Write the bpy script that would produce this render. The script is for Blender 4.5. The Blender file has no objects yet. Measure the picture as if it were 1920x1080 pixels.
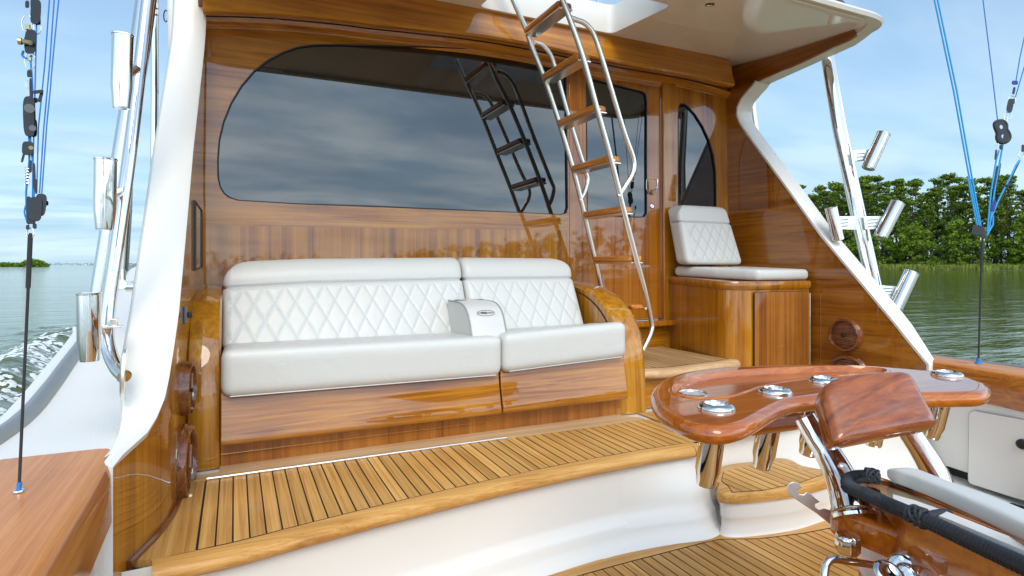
import bpy, bmesh, math, random
from mathutils import Vector as V, Matrix, noise
random.seed(7)
S = bpy.context.scene
COL = S.collection
# ------------------------------------------------------------------ camera, sky, sun, exposure
TH = math.atan(520/1103); SN, CS = math.sin(TH), math.cos(TH)
F, CX, HY, EYE = 1103.0, 960.0, 497.0, 0.75
cam = bpy.data.cameras.new('camera'); camo = bpy.data.objects.new('camera', cam); COL.objects.link(camo)
camo.location = (0, 0, EYE); camo.rotation_euler = (math.pi/2, 0, -TH)
cam.sensor_width = 36; cam.lens = 36*F/1920; cam.shift_y = -(540-HY)/1920
cam.clip_start = 0.02; cam.clip_end = 20000
S.camera = camo
S.view_settings.view_transform = 'Standard'; S.view_settings.look = 'None'
S.view_settings.exposure = 0.66; S.view_settings.gamma = 1
SUN_EL, SUN_AZ = math.radians(46), math.radians(192)     # azimuth clockwise from +Y (the bow)
world = bpy.data.worlds.new('World'); S.world = world; world.use_nodes = True
wn, wl = world.node_tree.nodes, world.node_tree.links
wn.clear()
wo = wn.new('ShaderNodeOutputWorld'); bg = wn.new('ShaderNodeBackground'); sky = wn.new('ShaderNodeTexSky')
sky.sky_type = 'NISHITA'; sky.sun_disc = False; sky.sun_elevation = SUN_EL; sky.sun_rotation = SUN_AZ
sky.air_density = 1.0; sky.dust_density = 0.4; sky.ozone_density = 2.0
tc = wn.new('ShaderNodeTexCoord')
def wmath(op, a, b=None, c=None):
    n = wn.new('ShaderNodeMath'); n.operation = op
    for i, v in enumerate((a, b, c)):
        if v is None: continue
        if isinstance(v, (int, float)): n.inputs[i].default_value = v
        else: wl.new(v, n.inputs[i])
    return n.outputs[0]
sep = wn.new('ShaderNodeSeparateXYZ'); wl.new(tc.outputs['Generated'], sep.inputs[0])
zz = wmath('ADD', wmath('MAXIMUM', sep.outputs[2], 0.0), 0.16)
cmb = wn.new('ShaderNodeCombineXYZ')
wl.new(wmath('DIVIDE', sep.outputs[0], zz), cmb.inputs[0]); wl.new(wmath('DIVIDE', sep.outputs[1], zz), cmb.inputs[1])
mp = wn.new('ShaderNodeMapping'); mp.inputs['Scale'].default_value = (0.8, 1.5, 1); mp.inputs['Rotation'].default_value = (0, 0, 0.5)
wl.new(cmb.outputs[0], mp.inputs[0])
nz = wn.new('ShaderNodeTexNoise'); nz.inputs['Scale'].default_value = 0.8; nz.inputs['Detail'].default_value = 5; nz.inputs['Roughness'].default_value = 0.52; nz.inputs['Distortion'].default_value = 0.5
wl.new(mp.outputs[0], nz.inputs[0])
rmp = wn.new('ShaderNodeMapRange'); rmp.inputs[1].default_value = 0.36; rmp.inputs[2].default_value = 0.74; rmp.inputs[3].default_value = 0; rmp.inputs[4].default_value = 1; rmp.interpolation_type = 'SMOOTHERSTEP'
wl.new(nz.outputs[0], rmp.inputs[0])
nz2 = wn.new('ShaderNodeTexNoise'); nz2.inputs['Scale'].default_value = 1.7; nz2.inputs['Detail'].default_value = 6
wl.new(mp.outputs[0], nz2.inputs[0])
ccol = wn.new('ShaderNodeMixRGB'); ccol.inputs[1].default_value = (6.4, 9.0, 11.6, 1); ccol.inputs[2].default_value = (12.2, 14.0, 15.2, 1)
cr2 = wn.new('ShaderNodeMapRange'); cr2.inputs[1].default_value = 0.38; cr2.inputs[2].default_value = 0.62
wl.new(nz2.outputs[0], cr2.inputs[0]); wl.new(cr2.outputs[0], ccol.inputs[0])
# more broken cloud astern (behind the photographer), thin veil ahead
aft = wn.new('ShaderNodeMapRange'); aft.inputs[1].default_value = 0.25; aft.inputs[2].default_value = -0.35; aft.inputs[3].default_value = 0.0; aft.inputs[4].default_value = 1.0
wl.new(sep.outputs[1], aft.inputs[0])
wisp = wn.new('ShaderNodeMixRGB'); wisp.inputs[1].default_value = (2.25, 3.55, 4.55, 1); wisp.inputs[2].default_value = (3.2, 4.3, 4.95, 1); wl.new(cr2.outputs[0], wisp.inputs[0])
thin = wn.new('ShaderNodeMixRGB'); wl.new(wisp.outputs[0], thin.inputs[1]); wl.new(aft.outputs[0], thin.inputs[0]); wl.new(ccol.outputs[0], thin.inputs[2])
low = wn.new('ShaderNodeMapRange'); low.inputs[1].default_value = 0.0; low.inputs[2].default_value = 0.45; low.inputs[3].default_value = 0.86; low.inputs[4].default_value = 0.15
wl.new(sep.outputs[2], low.inputs[0])
amt = wmath('MINIMUM', wmath('ADD', low.outputs[0], wmath('MULTIPLY', rmp.outputs[0], 0.75)), 0.96)
mxs = wn.new('ShaderNodeMixRGB'); wl.new(amt, mxs.inputs[0]); wl.new(sky.outputs[0], mxs.inputs[1]); wl.new(thin.outputs[0], mxs.inputs[2])
wl.new(mxs.outputs[0], bg.inputs[0]); bg.inputs[1].default_value = 0.13
wl.new(bg.outputs[0], wo.inputs[0])
sl = bpy.data.lights.new('sun', 'SUN'); so = bpy.data.objects.new('sun', sl); COL.objects.link(so)
sl.energy = 1.3; sl.angle = math.radians(32); sl.color = (1, 0.91, 0.78)
sdir = V((math.sin(SUN_AZ)*math.cos(SUN_EL), math.cos(SUN_AZ)*math.cos(SUN_EL), math.sin(SUN_EL)))
so.rotation_euler = sdir.to_track_quat('Z', 'Y').to_euler()
so.location = (0, 0, 30)

# ------------------------------------------------------------------ helpers
def ray(x, y):
    r = (x-CX)/F; u = -(y-HY)/F
    return V((SN+r*CS, CS-r*SN, u))
def P(x, y, X=None, Y=None, Z=None, D=None):          # point seen at photo pixel x,y on a real plane of the boat
    d = ray(x, y)
    if X is not None: t = X/d.x
    elif Y is not None: t = Y/d.y
    elif Z is not None: t = (Z-EYE)/d.z
    else: t = D
    return V((0, 0, EYE)) + d*t
BK0, BKS = 3.135, 0.006                                  # raked cabin bulkhead: Y = BK0 + BKS*z
def B(x, y, off=0.0):
    d = ray(x, y); t = (BK0+BKS*EYE-off)/(d.y-BKS*d.z)
    return V((0, 0, EYE)) + d*t
def interp(tab, x):
    if x <= tab[0][0]: return tab[0][1]
    for (a, b), (c, d) in zip(tab, tab[1:]):
        if x <= c: return b+(d-b)*(x-a)/(c-a)
    return tab[-1][1]
def lerp(a, b, t): return a+(b-a)*t
def smooth(pts, n=6, closed=False):                    # Catmull-Rom
    pts = [V(p) for p in pts]; out = []; N = len(pts)
    rng = range(N) if closed else range(N-1)
    for i in rng:
        p1, p2 = pts[i], pts[(i+1) % N]
        p0 = pts[i-1] if (closed or i > 0) else p1*2-p2
        p3 = pts[(i+2) % N] if (closed or i+2 < N) else p2*2-p1
        for k in range(n):
            t = k/n
            out.append(0.5*((2*p1)+(p2-p0)*t+(2*p0-5*p1+4*p2-p3)*t*t+(3*p1-p0-3*p2+p3)*t**3))
    if not closed: out.append(pts[-1])
    return out
def fillet(pts, r, n=6):                                # round corners of an open polyline
    pts = [V(p) for p in pts]; out = [pts[0]]
    rr = r if isinstance(r, (list, tuple)) else [r]*(len(pts)-2)
    for i in range(1, len(pts)-1):
        a, b, c = pts[i-1], pts[i], pts[i+1]
        q = min(rr[i-1], (a-b).length*0.49, (c-b).length*0.49)
        s, e = b+(a-b).normalized()*q, b+(c-b).normalized()*q
        for k in range(n+1):
            t = k/n; out.append(s.lerp(b, t).lerp(b.lerp(e, t), t))
    out.append(pts[-1]); return out
def filletc(pts, r, n=6):
    pts = [V(p) for p in pts]; N = len(pts); out = []
    for i in range(N):
        a, b, c = pts[i-1], pts[i], pts[(i+1) % N]
        ri = r[i] if isinstance(r, (list, tuple)) else r
        q = min(ri, (a-b).length*0.49, (c-b).length*0.49)
        if q < 1e-5: out.append(b); continue
        s, e = b+(a-b).normalized()*q, b+(c-b).normalized()*q
        for k in range(n+1):
            t = k/n; out.append(s.lerp(b, t).lerp(b.lerp(e, t), t))
    return out
class MB:
    def __init__(s): s.bm = bmesh.new(); s.mi = 0
    def face(s, vs, mi=None):
        try:
            f = s.bm.faces.new(vs); f.material_index = s.mi if mi is None else mi; return f
        except ValueError: return None
    def poly(s, pts, mi=None): return s.face([s.bm.verts.new(p) for p in pts], mi)
    def tube(s, pts, r, seg=12, caps=True, closed=False, mi=None, flat=None):
        pts = [V(p) for p in pts]; N = len(pts)
        rs = r if isinstance(r, (list, tuple)) else [r]*N
        rings = []; prev = None
        for i, p in enumerate(pts):
            if closed: t = pts[(i+1) % N]-pts[i-1]
            else: t = pts[min(i+1, N-1)]-pts[max(i-1, 0)]
            t.normalize()
            if prev is None:
                a = V((0, 0, 1)) if abs(t.z) < 0.9 else V((1, 0, 0))
                u = t.cross(a).normalized()
            else:
                u = (prev-t*prev.dot(t)); u.normalize()
            w = t.cross(u); prev = u
            rings.append([s.bm.verts.new(p+(u*math.cos(2*math.pi*k/seg)+w*math.sin(2*math.pi*k/seg))*rs[i]) for k in range(seg)])
        for i in range(N if closed else N-1):
            a, b = rings[i], rings[(i+1) % N]
            for k in range(seg): s.face((a[k], a[(k+1) % seg], b[(k+1) % seg], b[k]), mi)
        if caps and not closed:
            s.face(rings[0][::-1], mi); s.face(rings[-1], mi)
        return s
    def lathe(s, prof, c, ax, seg=32, mi=None, cap0=True, cap1=True):
        ax = V(ax).normalized(); c = V(c)
        a = V((0, 0, 1)) if abs(ax.z) < 0.9 else V((1, 0, 0))
        u = ax.cross(a).normalized(); w = ax.cross(u)
        rings = [[s.bm.verts.new(c+ax*h+(u*math.cos(2*math.pi*k/seg)+w*math.sin(2*math.pi*k/seg))*max(r, 1e-5)) for k in range(seg)] for r, h in prof]
        for a_, b_ in zip(rings, rings[1:]):
            for k in range(seg): s.face((a_[k], a_[(k+1) % seg], b_[(k+1) % seg], b_[k]), mi)
        if cap0: s.face(rings[0][::-1], mi)
        if cap1: s.face(rings[-1], mi)
        return s
    def prism(s, pts, vec, mi=None, side=None, back=True):
        vec = V(vec); n = len(pts)
        a = [s.bm.verts.new(p) for p in pts]; b = [s.bm.verts.new(V(p)+vec) for p in pts]
        s.face(a, mi)
        if back: s.face(b[::-1], mi)
        for i in range(n): s.face((a[i], b[i], b[(i+1) % n], a[(i+1) % n]), side if side is not None else mi)
        return s
    def box(s, lo, hi, mi=None):
        x0, y0, z0 = lo; x1, y1, z1 = hi
        v = [s.bm.verts.new(p) for p in ((x0,y0,z0),(x1,y0,z0),(x1,y1,z0),(x0,y1,z0),(x0,y0,z1),(x1,y0,z1),(x1,y1,z1),(x0,y1,z1))]
        for f in ((0,3,2,1),(4,5,6,7),(0,1,5,4),(1,2,6,5),(2,3,7,6),(3,0,4,7)): s.face([v[i] for i in f], mi)
        return s
    def grid(s, rows, mi=None, wrap=False):
        vs = [[s.bm.verts.new(p) for p in r] for r in rows]
        for a, b in zip(vs, vs[1:]):
            n = len(a)
            for k in range(n if wrap else n-1): s.face((a[k], a[(k+1) % n], b[(k+1) % n], b[k]), mi)
        return vs
    def holed(s, outer, holes, mi=None, nrm=None):     # flat face with holes
        es = []; base = len(s.bm.faces); allv = []
        for lp in [outer]+holes:
            vs = [s.bm.verts.new(p) for p in lp]; allv.append(vs)
            for i in range(len(vs)): es.append(s.bm.edges.new((vs[i], vs[(i+1) % len(vs)])))
        r = bmesh.ops.triangle_fill(s.bm, edges=es, use_beauty=True, normal=nrm or V((0, -1, 0)))
        for g in r['geom']:
            if isinstance(g, bmesh.types.BMFace): g.material_index = mi or 0
        return allv
    def build(s, name, mats, parent=None, ang=35, bevel=0, seg=2, subsurf=0, fixn=True, weld=False):
        if weld: bmesh.ops.remove_doubles(s.bm, verts=s.bm.verts, dist=1e-5)
        if fixn: bmesh.ops.recalc_face_normals(s.bm, faces=s.bm.faces)
        me = bpy.data.meshes.new(name); s.bm.to_mesh(me); s.bm.free()
        if not isinstance(mats, (list, tuple)): mats = [mats]
        for m in mats: me.materials.append(m)
        for p in me.polygons: p.use_smooth = True
        me.set_sharp_from_angle(angle=math.radians(ang))
        o = bpy.data.objects.new(name, me); COL.objects.link(o)
        if parent is not None:
            o.parent = parent; o.matrix_parent_inverse = Matrix.Translation(-parent.location) if parent.parent is None and parent.type == 'EMPTY' else Matrix()
        if bevel:
            m = o.modifiers.new('bevel', 'BEVEL'); m.width = bevel; m.segments = seg; m.limit_method = 'ANGLE'; m.angle_limit = math.radians(40); m.harden_normals = False
        if subsurf:
            m = o.modifiers.new('sub', 'SUBSURF'); m.levels = subsurf; m.render_levels = subsurf
        return o
def tag(o, label=None, cat=None, group=None, kind=None):
    for k, v in (('label', label), ('category', cat), ('group', group), ('kind', kind)):
        if v: o[k] = v
    return o
def thing(name, loc, label, cat, group=None):
    o = bpy.data.objects.new(name, None); COL.objects.link(o); o.location = loc; o.empty_display_size = 0.1
    return tag(o, label, cat, group)

# ------------------------------------------------------------------ materials
def newmat(name):
    m = bpy.data.materials.new(name); m.use_nodes = True
    nt = m.node_tree; nt.nodes.clear()
    out = nt.nodes.new('ShaderNodeOutputMaterial'); b = nt.nodes.new('ShaderNodeBsdfPrincipled')
    nt.links.new(b.outputs[0], out.inputs[0]); return m, nt, b, out
def setp(b, **k):
    for n, v in k.items():
        n = n.replace('_', ' ').title() if n not in ('ior',) else 'IOR'
        n = {'Coat Ior': 'Coat IOR', 'Specular': 'Specular IOR Level', 'Transmission': 'Transmission Weight'}.get(n, n)
        if isinstance(v, tuple) and len(v) == 3: v = v+(1,)
        b.inputs[n].default_value = v
def texn(nt, kind, **k):
    n = nt.nodes.new(kind)
    for a, v in k.items():
        if a in n.inputs: n.inputs[a].default_value = v
    return n
def plain(name, col, rough=0.4, metal=0.0, coat=0.0, var=0.0, vscale=6, bump=0.0, bscale=80, spec=0.5):
    m, nt, b, out = newmat(name)
    setp(b, base_color=col, roughness=rough, metallic=metal, coat_weight=coat, coat_roughness=0.04, specular=spec)
    t = texn(nt, 'ShaderNodeTexCoord')
    if var:
        n = texn(nt, 'ShaderNodeTexNoise', Scale=vscale, Detail=5.0); nt.links.new(t.outputs['Object'], n.inputs[0])
        mx = texn(nt, 'ShaderNodeMixRGB'); mx.inputs[1].default_value = tuple(c*(1-var) for c in col)+(1,); mx.inputs[2].default_value = tuple(min(1, c*(1+var)) for c in col)+(1,)
        nt.links.new(n.outputs[0], mx.inputs[0]); nt.links.new(mx.outputs[0], b.inputs['Base Color'])
        r = texn(nt, 'ShaderNodeMapRange'); r.inputs[3].default_value = rough*0.8; r.inputs[4].default_value = rough*1.25
        nt.links.new(n.outputs[0], r.inputs[0]); nt.links.new(r.outputs[0], b.inputs['Roughness'])
    if bump:
        n = texn(nt, 'ShaderNodeTexNoise', Scale=bscale, Detail=4.0); nt.links.new(t.outputs['Object'], n.inputs[0])
        bp = texn(nt, 'ShaderNodeBump', Strength=bump, Distance=0.002); nt.links.new(n.outputs[0], bp.inputs['Height']); nt.links.new(bp.outputs[0], b.inputs['Normal'])
    return m
def wood(name, axis, dark, mid, light, along=0.9, across=11, coat=1.0, rough=0.35, ribbon=0.0, rscale=9, figure=0.0, tone=False, seed=0, crough=0.03, wob=0.0):
    """varnished timber; axis = grain direction 0/1/2 in object space"""
    m, nt, b, out = newmat(name); L = nt.links
    t = texn(nt, 'ShaderNodeTexCoord')
    def mapped(al, ac, loc=0.0):
        mp = texn(nt, 'ShaderNodeMapping'); sc = [ac]*3; sc[axis] = al
        mp.inputs['Scale'].default_value = sc; mp.inputs['Location'].default_value = (loc+seed, loc*1.7+seed, loc*0.6)
        L.new(t.outputs['Object'], mp.inputs[0]); return mp.outputs[0]
    n1 = texn(nt, 'ShaderNodeTexNoise', Scale=1.0, Detail=6.0, Roughness=0.62, Distortion=0.8+figure); L.new(mapped(along, across*2.2), n1.inputs[0])
    n2 = texn(nt, 'ShaderNodeTexNoise', Scale=1.0, Detail=3.0, Roughness=0.7); L.new(mapped(along*1.6, across*11, 3.1), n2.inputs[0])
    n3 = texn(nt, 'ShaderNodeTexNoise', Scale=1.0, Detail=2.0); L.new(mapped(0.12, rscale, 7.7), n3.inputs[0])
    n4 = texn(nt, 'ShaderNodeTexNoise', Scale=2.3, Detail=3.0); L.new(t.outputs['Object'], n4.inputs[0])
    a = texn(nt, 'ShaderNodeMath'); a.operation = 'MULTIPLY_ADD'; L.new(n2.outputs[0], a.inputs[0]); a.inputs[1].default_value = 0.40; L.new(n1.outputs[0], a.inputs[2])
    c = texn(nt, 'ShaderNodeMath'); c.operation = 'MULTIPLY_ADD'; L.new(n3.outputs[0], c.inputs[0]); c.inputs[1].default_value = ribbon; L.new(a.outputs[0], c.inputs[2])
    d = texn(nt, 'ShaderNodeMath'); d.operation = 'MULTIPLY_ADD'; L.new(n4.outputs[0], d.inputs[0]); d.inputs[1].default_value = 0.45; L.new(c.outputs[0], d.inputs[2])
    nm = texn(nt, 'ShaderNodeMath'); nm.operation = 'SUBTRACT'; L.new(d.outputs[0], nm.inputs[0]); nm.inputs[1].default_value = 0.20+0.5*ribbon+0.225
    val = nm.outputs[0]; mean = 0.5
    cr = texn(nt, 'ShaderNodeValToRGB'); L.new(val, cr.inputs[0])
    e = cr.color_ramp.elements; e[0].position = max(0, mean-0.20-0.12*ribbon); e[0].color = dark+(1,); e[1].position = min(1, mean+0.2+0.12*ribbon); e[1].color = light+(1,)
    k = cr.color_ramp.elements.new(mean); k.color = mid+(1,)
    colout = cr.outputs[0]
    if tone:
        at = texn(nt, 'ShaderNodeAttribute'); at.attribute_name = 'tone'
        mr = texn(nt, 'ShaderNodeMapRange'); mr.inputs[3].default_value = 0.84; mr.inputs[4].default_value = 1.12; L.new(at.outputs['Fac'], mr.inputs[0])
        vm = texn(nt, 'ShaderNodeVectorMath'); vm.operation = 'SCALE'; L.new(colout, vm.inputs[0]); L.new(mr.outputs[0], vm.inputs['Scale']); colout = vm.outputs[0]
    L.new(colout, b.inputs['Base Color'])
    setp(b, roughness=rough, coat_weight=coat, coat_roughness=crough, coat_ior=1.62, specular=0.12)
    bp = texn(nt, 'ShaderNodeBump', Strength=0.25 if coat < 0.5 else 0.08, Distance=0.001); L.new(n2.outputs[0], bp.inputs['Height']); L.new(bp.outputs[0], b.inputs['Normal'])
    if coat > 0.5:                                    # hand-laid varnish is never dead flat
        nw = texn(nt, 'ShaderNodeTexNoise', Scale=5.0, Detail=1.0); L.new(t.outputs['Object'], nw.inputs[0])
        bw = texn(nt, 'ShaderNodeBump', Strength=0.15+wob, Distance=0.0022); L.new(nw.outputs[0], bw.inputs['Height']); L.new(bw.outputs[0], b.inputs['Coat Normal'])
    return m
TD, TM, TL = (0.205, 0.060, 0.0025), (0.365, 0.130, 0.005), (0.490, 0.205, 0.010)
W_X = wood('varnished teak grain athwart', 0, TD, TM, TL, figure=0.6)
W_Y = wood('varnished teak grain fore-aft', 1, (0.17, 0.048, 0.003), (0.265, 0.084, 0.006), (0.34, 0.120, 0.010), figure=0.4, seed=4)
W_Z = wood('varnished teak grain upright', 2, TD, TM, TL, ribbon=0.5, rscale=16, seed=9)
W_ZR = wood('ribbon figured teak', 2, (0.19, 0.055, 0.002), (0.35, 0.122, 0.004), (0.47, 0.195, 0.008), along=0.5, across=14, ribbon=0.9, rscale=24, seed=2)
W_ARM = wood('golden varnished teak', 2, (0.25, 0.088, 0.006), (0.40, 0.160, 0.009), (0.52, 0.235, 0.015), along=0.7, across=13, seed=5)
W_DOOR = wood('reddish varnished teak', 2, (0.20, 0.054, 0.004), (0.345, 0.108, 0.007), (0.45, 0.165, 0.013), seed=12, along=0.5)
W_BROW = wood('amber varnished teak', 0, (0.31, 0.096, 0.006), (0.49, 0.185, 0.010), (0.62, 0.27, 0.018), along=0.6, across=9, seed=6, figure=0.6)
W_CH = wood('red varnished chair teak', 0, (0.27, 0.052, 0.002), (0.40, 0.096, 0.003), (0.51, 0.145, 0.005), along=1.6, across=16, seed=3, crough=0.02, figure=0.5)
W_CHY = wood('red varnished chair teak fore-aft', 1, (0.27, 0.052, 0.002), (0.40, 0.096, 0.003), (0.51, 0.145, 0.005), along=1.6, across=16, seed=8, crough=0.02)
W_CAP = wood('oiled teak covering board', 1, (0.44, 0.155, 0.040), (0.54, 0.205, 0.055), (0.62, 0.26, 0.080), along=1.5, across=26, coat=0.25, rough=0.4, seed=15, crough=0.25, figure=0.5)
W_CAPV = wood('varnished covering board edge', 1, (0.27, 0.072, 0.011), (0.43, 0.14, 0.02), (0.55, 0.21, 0.036), along=0.9, across=22, coat=0.6, rough=0.4, seed=16, crough=0.12)
DKD, DKM, DKL = (0.41, 0.19, 0.045), (0.56, 0.29, 0.080), (0.68, 0.39, 0.13)
DECK = wood('deck teak boards', 1, DKD, DKM, DKL, along=1.3, across=34, coat=0.12, rough=0.42, tone=True, seed=1, crough=0.2)
DECKX = wood('deck teak margin', 0, DKD, DKM, DKL, along=1.3, across=30, coat=0.18, rough=0.4, seed=1, crough=0.2)
SOLE = wood('sole teak boards', 1, (0.36, 0.16, 0.034), (0.51, 0.25, 0.062), (0.63, 0.345, 0.10), along=1.3, across=34, coat=0.12, rough=0.42, tone=True, seed=21, crough=0.2)
PALE = wood('pale scrubbed teak', 0, (0.42, 0.25, 0.12), (0.54, 0.34, 0.17), (0.64, 0.44, 0.25), along=1.3, across=30, coat=0.1, rough=0.45, seed=31, crough=0.2)
PALEY = wood('pale scrubbed teak boards', 1, (0.36, 0.21, 0.09), (0.47, 0.29, 0.13), (0.58, 0.39, 0.20), along=1.3, across=30, coat=0.1, rough=0.45, seed=33, tone=True, crough=0.2)
LSTEP = wood('ladder tread teak', 1, (0.40, 0.12, 0.016), (0.58, 0.20, 0.030), (0.70, 0.28, 0.05), along=5, across=40, coat=0.5, rough=0.4, seed=11)
CAULK = plain('black caulking', (0.012, 0.011, 0.010), 0.6)
GEL = plain('white gelcoat', (0.76, 0.73, 0.67), 0.36, coat=0.25, var=0.02, vscale=3)
GELB = plain('ivory gelcoat liner', (0.70, 0.675, 0.63), 0.3, coat=0.4, var=0.025, vscale=2)
SOFF = plain('soffit gelcoat', (0.90, 0.87, 0.80), 0.14, coat=0.8, var=0.02, vscale=2)
NONSK = plain('white non skid side deck', (0.74, 0.72, 0.69), 0.55, bump=0.6, bscale=220)
CHROME = plain('polished stainless', (0.70, 0.685, 0.66), 0.045, metal=1.0)
SATIN = plain('satin stainless', (0.86, 0.84, 0.79), 0.28, metal=1.0)
ALU = plain('anodised aluminium', (0.62, 0.635, 0.65), 0.26, metal=1.0, var=0.04, vscale=9)
RUB = plain('weathered stainless rub rail', (0.40, 0.375, 0.35), 0.42, metal=0.8, var=0.1, vscale=12)
BLK = plain('black plastic', (0.012, 0.012, 0.014), 0.35)
BLKR = plain('black rubber', (0.02, 0.02, 0.021), 0.6)
BLUE = plain('blue braided line', (0.02, 0.19, 0.55), 0.6)
CYAN = plain('light blue braided line', (0.03, 0.33, 0.66), 0.6)
BRASS = plain('bronze screw', (0.55, 0.42, 0.2), 0.3, metal=1.0)
GREY = plain('grey plastic', (0.16, 0.17, 0.18), 0.5)
ROPE = plain('black cord', (0.018, 0.020, 0.026), 0.62, bump=0.5, bscale=500)
PIPE = plain('grey piping', (0.30, 0.31, 0.30), 0.5)
LOGO = plain('embroidery thread', (0.09, 0.10, 0.12), 0.7)
def glassmat():
    m, nt, b, out = newmat('black tinted glass')
    setp(b, base_color=(0.004, 0.0045, 0.005), roughness=0.012, specular=0.5, ior=1.9)
    t = texn(nt, 'ShaderNodeTexCoord'); n = texn(nt, 'ShaderNodeTexNoise', Scale=2.0, Detail=1.0); nt.links.new(t.outputs['Object'], n.inputs[0])
    bp = texn(nt, 'ShaderNodeBump', Strength=0.08, Distance=0.003); nt.links.new(n.outputs[0], bp.inputs['Height']); nt.links.new(bp.outputs[0], b.inputs['Normal'])
    b.inputs['Specular Tint'].default_value = (1, 1, 1, 1); return m
GLASS = glassmat()
def vinyl(name):
    m, nt, b, out = newmat(name); L = nt.links
    setp(b, roughness=0.36, specular=0.4, sheen_weight=0.05)
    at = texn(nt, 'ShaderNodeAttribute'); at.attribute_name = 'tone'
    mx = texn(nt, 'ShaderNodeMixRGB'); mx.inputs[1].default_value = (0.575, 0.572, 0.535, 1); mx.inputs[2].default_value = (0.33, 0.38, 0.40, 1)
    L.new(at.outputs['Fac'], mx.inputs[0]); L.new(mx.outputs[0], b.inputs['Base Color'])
    t = texn(nt, 'ShaderNodeTexCoord')
    v = texn(nt, 'ShaderNodeTexVoronoi', Scale=420.0); L.new(t.outputs['Object'], v.inputs[0])
    n = texn(nt, 'ShaderNodeTexNoise', Scale=9.0, Detail=4.0, Distortion=0.6); L.new(t.outputs['Object'], n.inputs[0])
    b1 = texn(nt, 'ShaderNodeBump', Strength=0.12, Distance=0.0006); L.new(v.outputs[0], b1.inputs['Height'])
    b2 = texn(nt, 'ShaderNodeBump', Strength=0.28, Distance=0.012); L.new(n.outputs[0], b2.inputs['Height']); L.new(b1.outputs[0], b2.inputs['Normal']); L.new(b2.outputs[0], b.inputs['Normal'])
    return m
VIN = vinyl('pale grey vinyl')
def watermat():
    m, nt, b, out = newmat('sound water'); L = nt.links
    setp(b, base_color=(0.092, 0.104, 0.020), roughness=0.05, ior=1.33, specular=0.5)
    t = texn(nt, 'ShaderNodeTexCoord')
    def mp(s, r=0.5):
        q = texn(nt, 'ShaderNodeMapping'); q.inputs['Scale'].default_value = s; q.inputs['Rotation'].default_value = (0, 0, r); L.new(t.outputs['Object'], q.inputs[0]); return q.outputs[0]
    n1 = texn(nt, 'ShaderNodeTexNoise', Scale=1.0, Detail=5.0, Roughness=0.55); L.new(mp((0.45, 1.5, 1), -0.43), n1.inputs[0])
    n2 = texn(nt, 'ShaderNodeTexNoise', Scale=1.0, Detail=3.0, Roughness=0.5); L.new(mp((0.05, 0.16, 1), -0.5), n2.inputs[0])
    n3 = texn(nt, 'ShaderNodeTexNoise', Scale=1.0, Detail=3.0); L.new(mp((2.4, 5.5, 1), -0.3), n3.inputs[0])
    b1 = texn(nt, 'ShaderNodeBump', Strength=0.6, Distance=0.10); L.new(n1.outputs[0], b1.inputs['Height'])
    b2 = texn(nt, 'ShaderNodeBump', Strength=0.5, Distance=0.22); L.new(n2.outputs[0], b2.inputs['Height']); L.new(b1.outputs[0], b2.inputs['Normal'])
    b3 = texn(nt, 'ShaderNodeBump', Strength=0.3, Distance=0.016); L.new(n3.outputs[0], b3.inputs['Height']); L.new(b2.outputs[0], b3.inputs['Normal'])
    L.new(b3.outputs[0], b.inputs['Normal']); return m
WATER = watermat()
FOAM = plain('wake foam', (0.75, 0.78, 0.78), 0.7, bump=1.0, bscale=30)
def leafmat(name, a, bcol, c):
    m, nt, b, out = newmat(name); L = nt.links
    g = texn(nt, 'ShaderNodeAttribute'); g.attribute_name = 'tone'
    oi = texn(nt, 'ShaderNodeObjectInfo')
    cr = texn(nt, 'ShaderNodeValToRGB'); e = cr.color_ramp.elements; e[0].color = a+(1,); e[1].color = c+(1,); k = e.new(0.5); k.color = bcol+(1,)
    ad = texn(nt, 'ShaderNodeMath'); ad.operation = 'MULTIPLY_ADD'; L.new(oi.outputs['Random'], ad.inputs[0]); ad.inputs[1].default_value = 0.35; 
    sb = texn(nt, 'ShaderNodeMath'); sb.operation = 'MULTIPLY'; L.new(g.outputs['Fac'], sb.inputs[0]); sb.inputs[1].default_value = 0.65; L.new(sb.outputs[0], ad.inputs[2])
    L.new(ad.outputs[0], cr.inputs[0]); L.new(cr.outputs[0], b.inputs['Base Color']); setp(b, roughness=0.7, specular=0.15)
    tr = texn(nt, 'ShaderNodeBsdfTranslucent'); L.new(cr.outputs[0], tr.inputs[0])
    mx = texn(nt, 'ShaderNodeMixShader'); mx.inputs[0].default_value = 0.25; L.new(b.outputs[0], mx.inputs[1]); L.new(tr.outputs[0], mx.inputs[2]); L.new(mx.outputs[0], out.inputs[0])
    return m
PINE = leafmat('pine needles', (0.070, 0.115, 0.012), (0.145, 0.215, 0.024), (0.26, 0.34, 0.045))
BROAD = leafmat('broadleaf foliage', (0.08, 0.145, 0.012), (0.165, 0.26, 0.022), (0.28, 0.39, 0.045))
BARK = plain('pine bark', (0.055, 0.043, 0.035), 0.85, var=0.3, vscale=2)
GRASS = leafmat('marsh grass', (0.14, 0.19, 0.03), (0.23, 0.28, 0.05), (0.34, 0.37, 0.09))
MUD = plain('shore soil', (0.09, 0.085, 0.04), 0.9, var=0.3, vscale=0.3)
FARG = plain('distant foliage', (0.045, 0.075, 0.03), 0.9, var=0.3, vscale=0.05)

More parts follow.
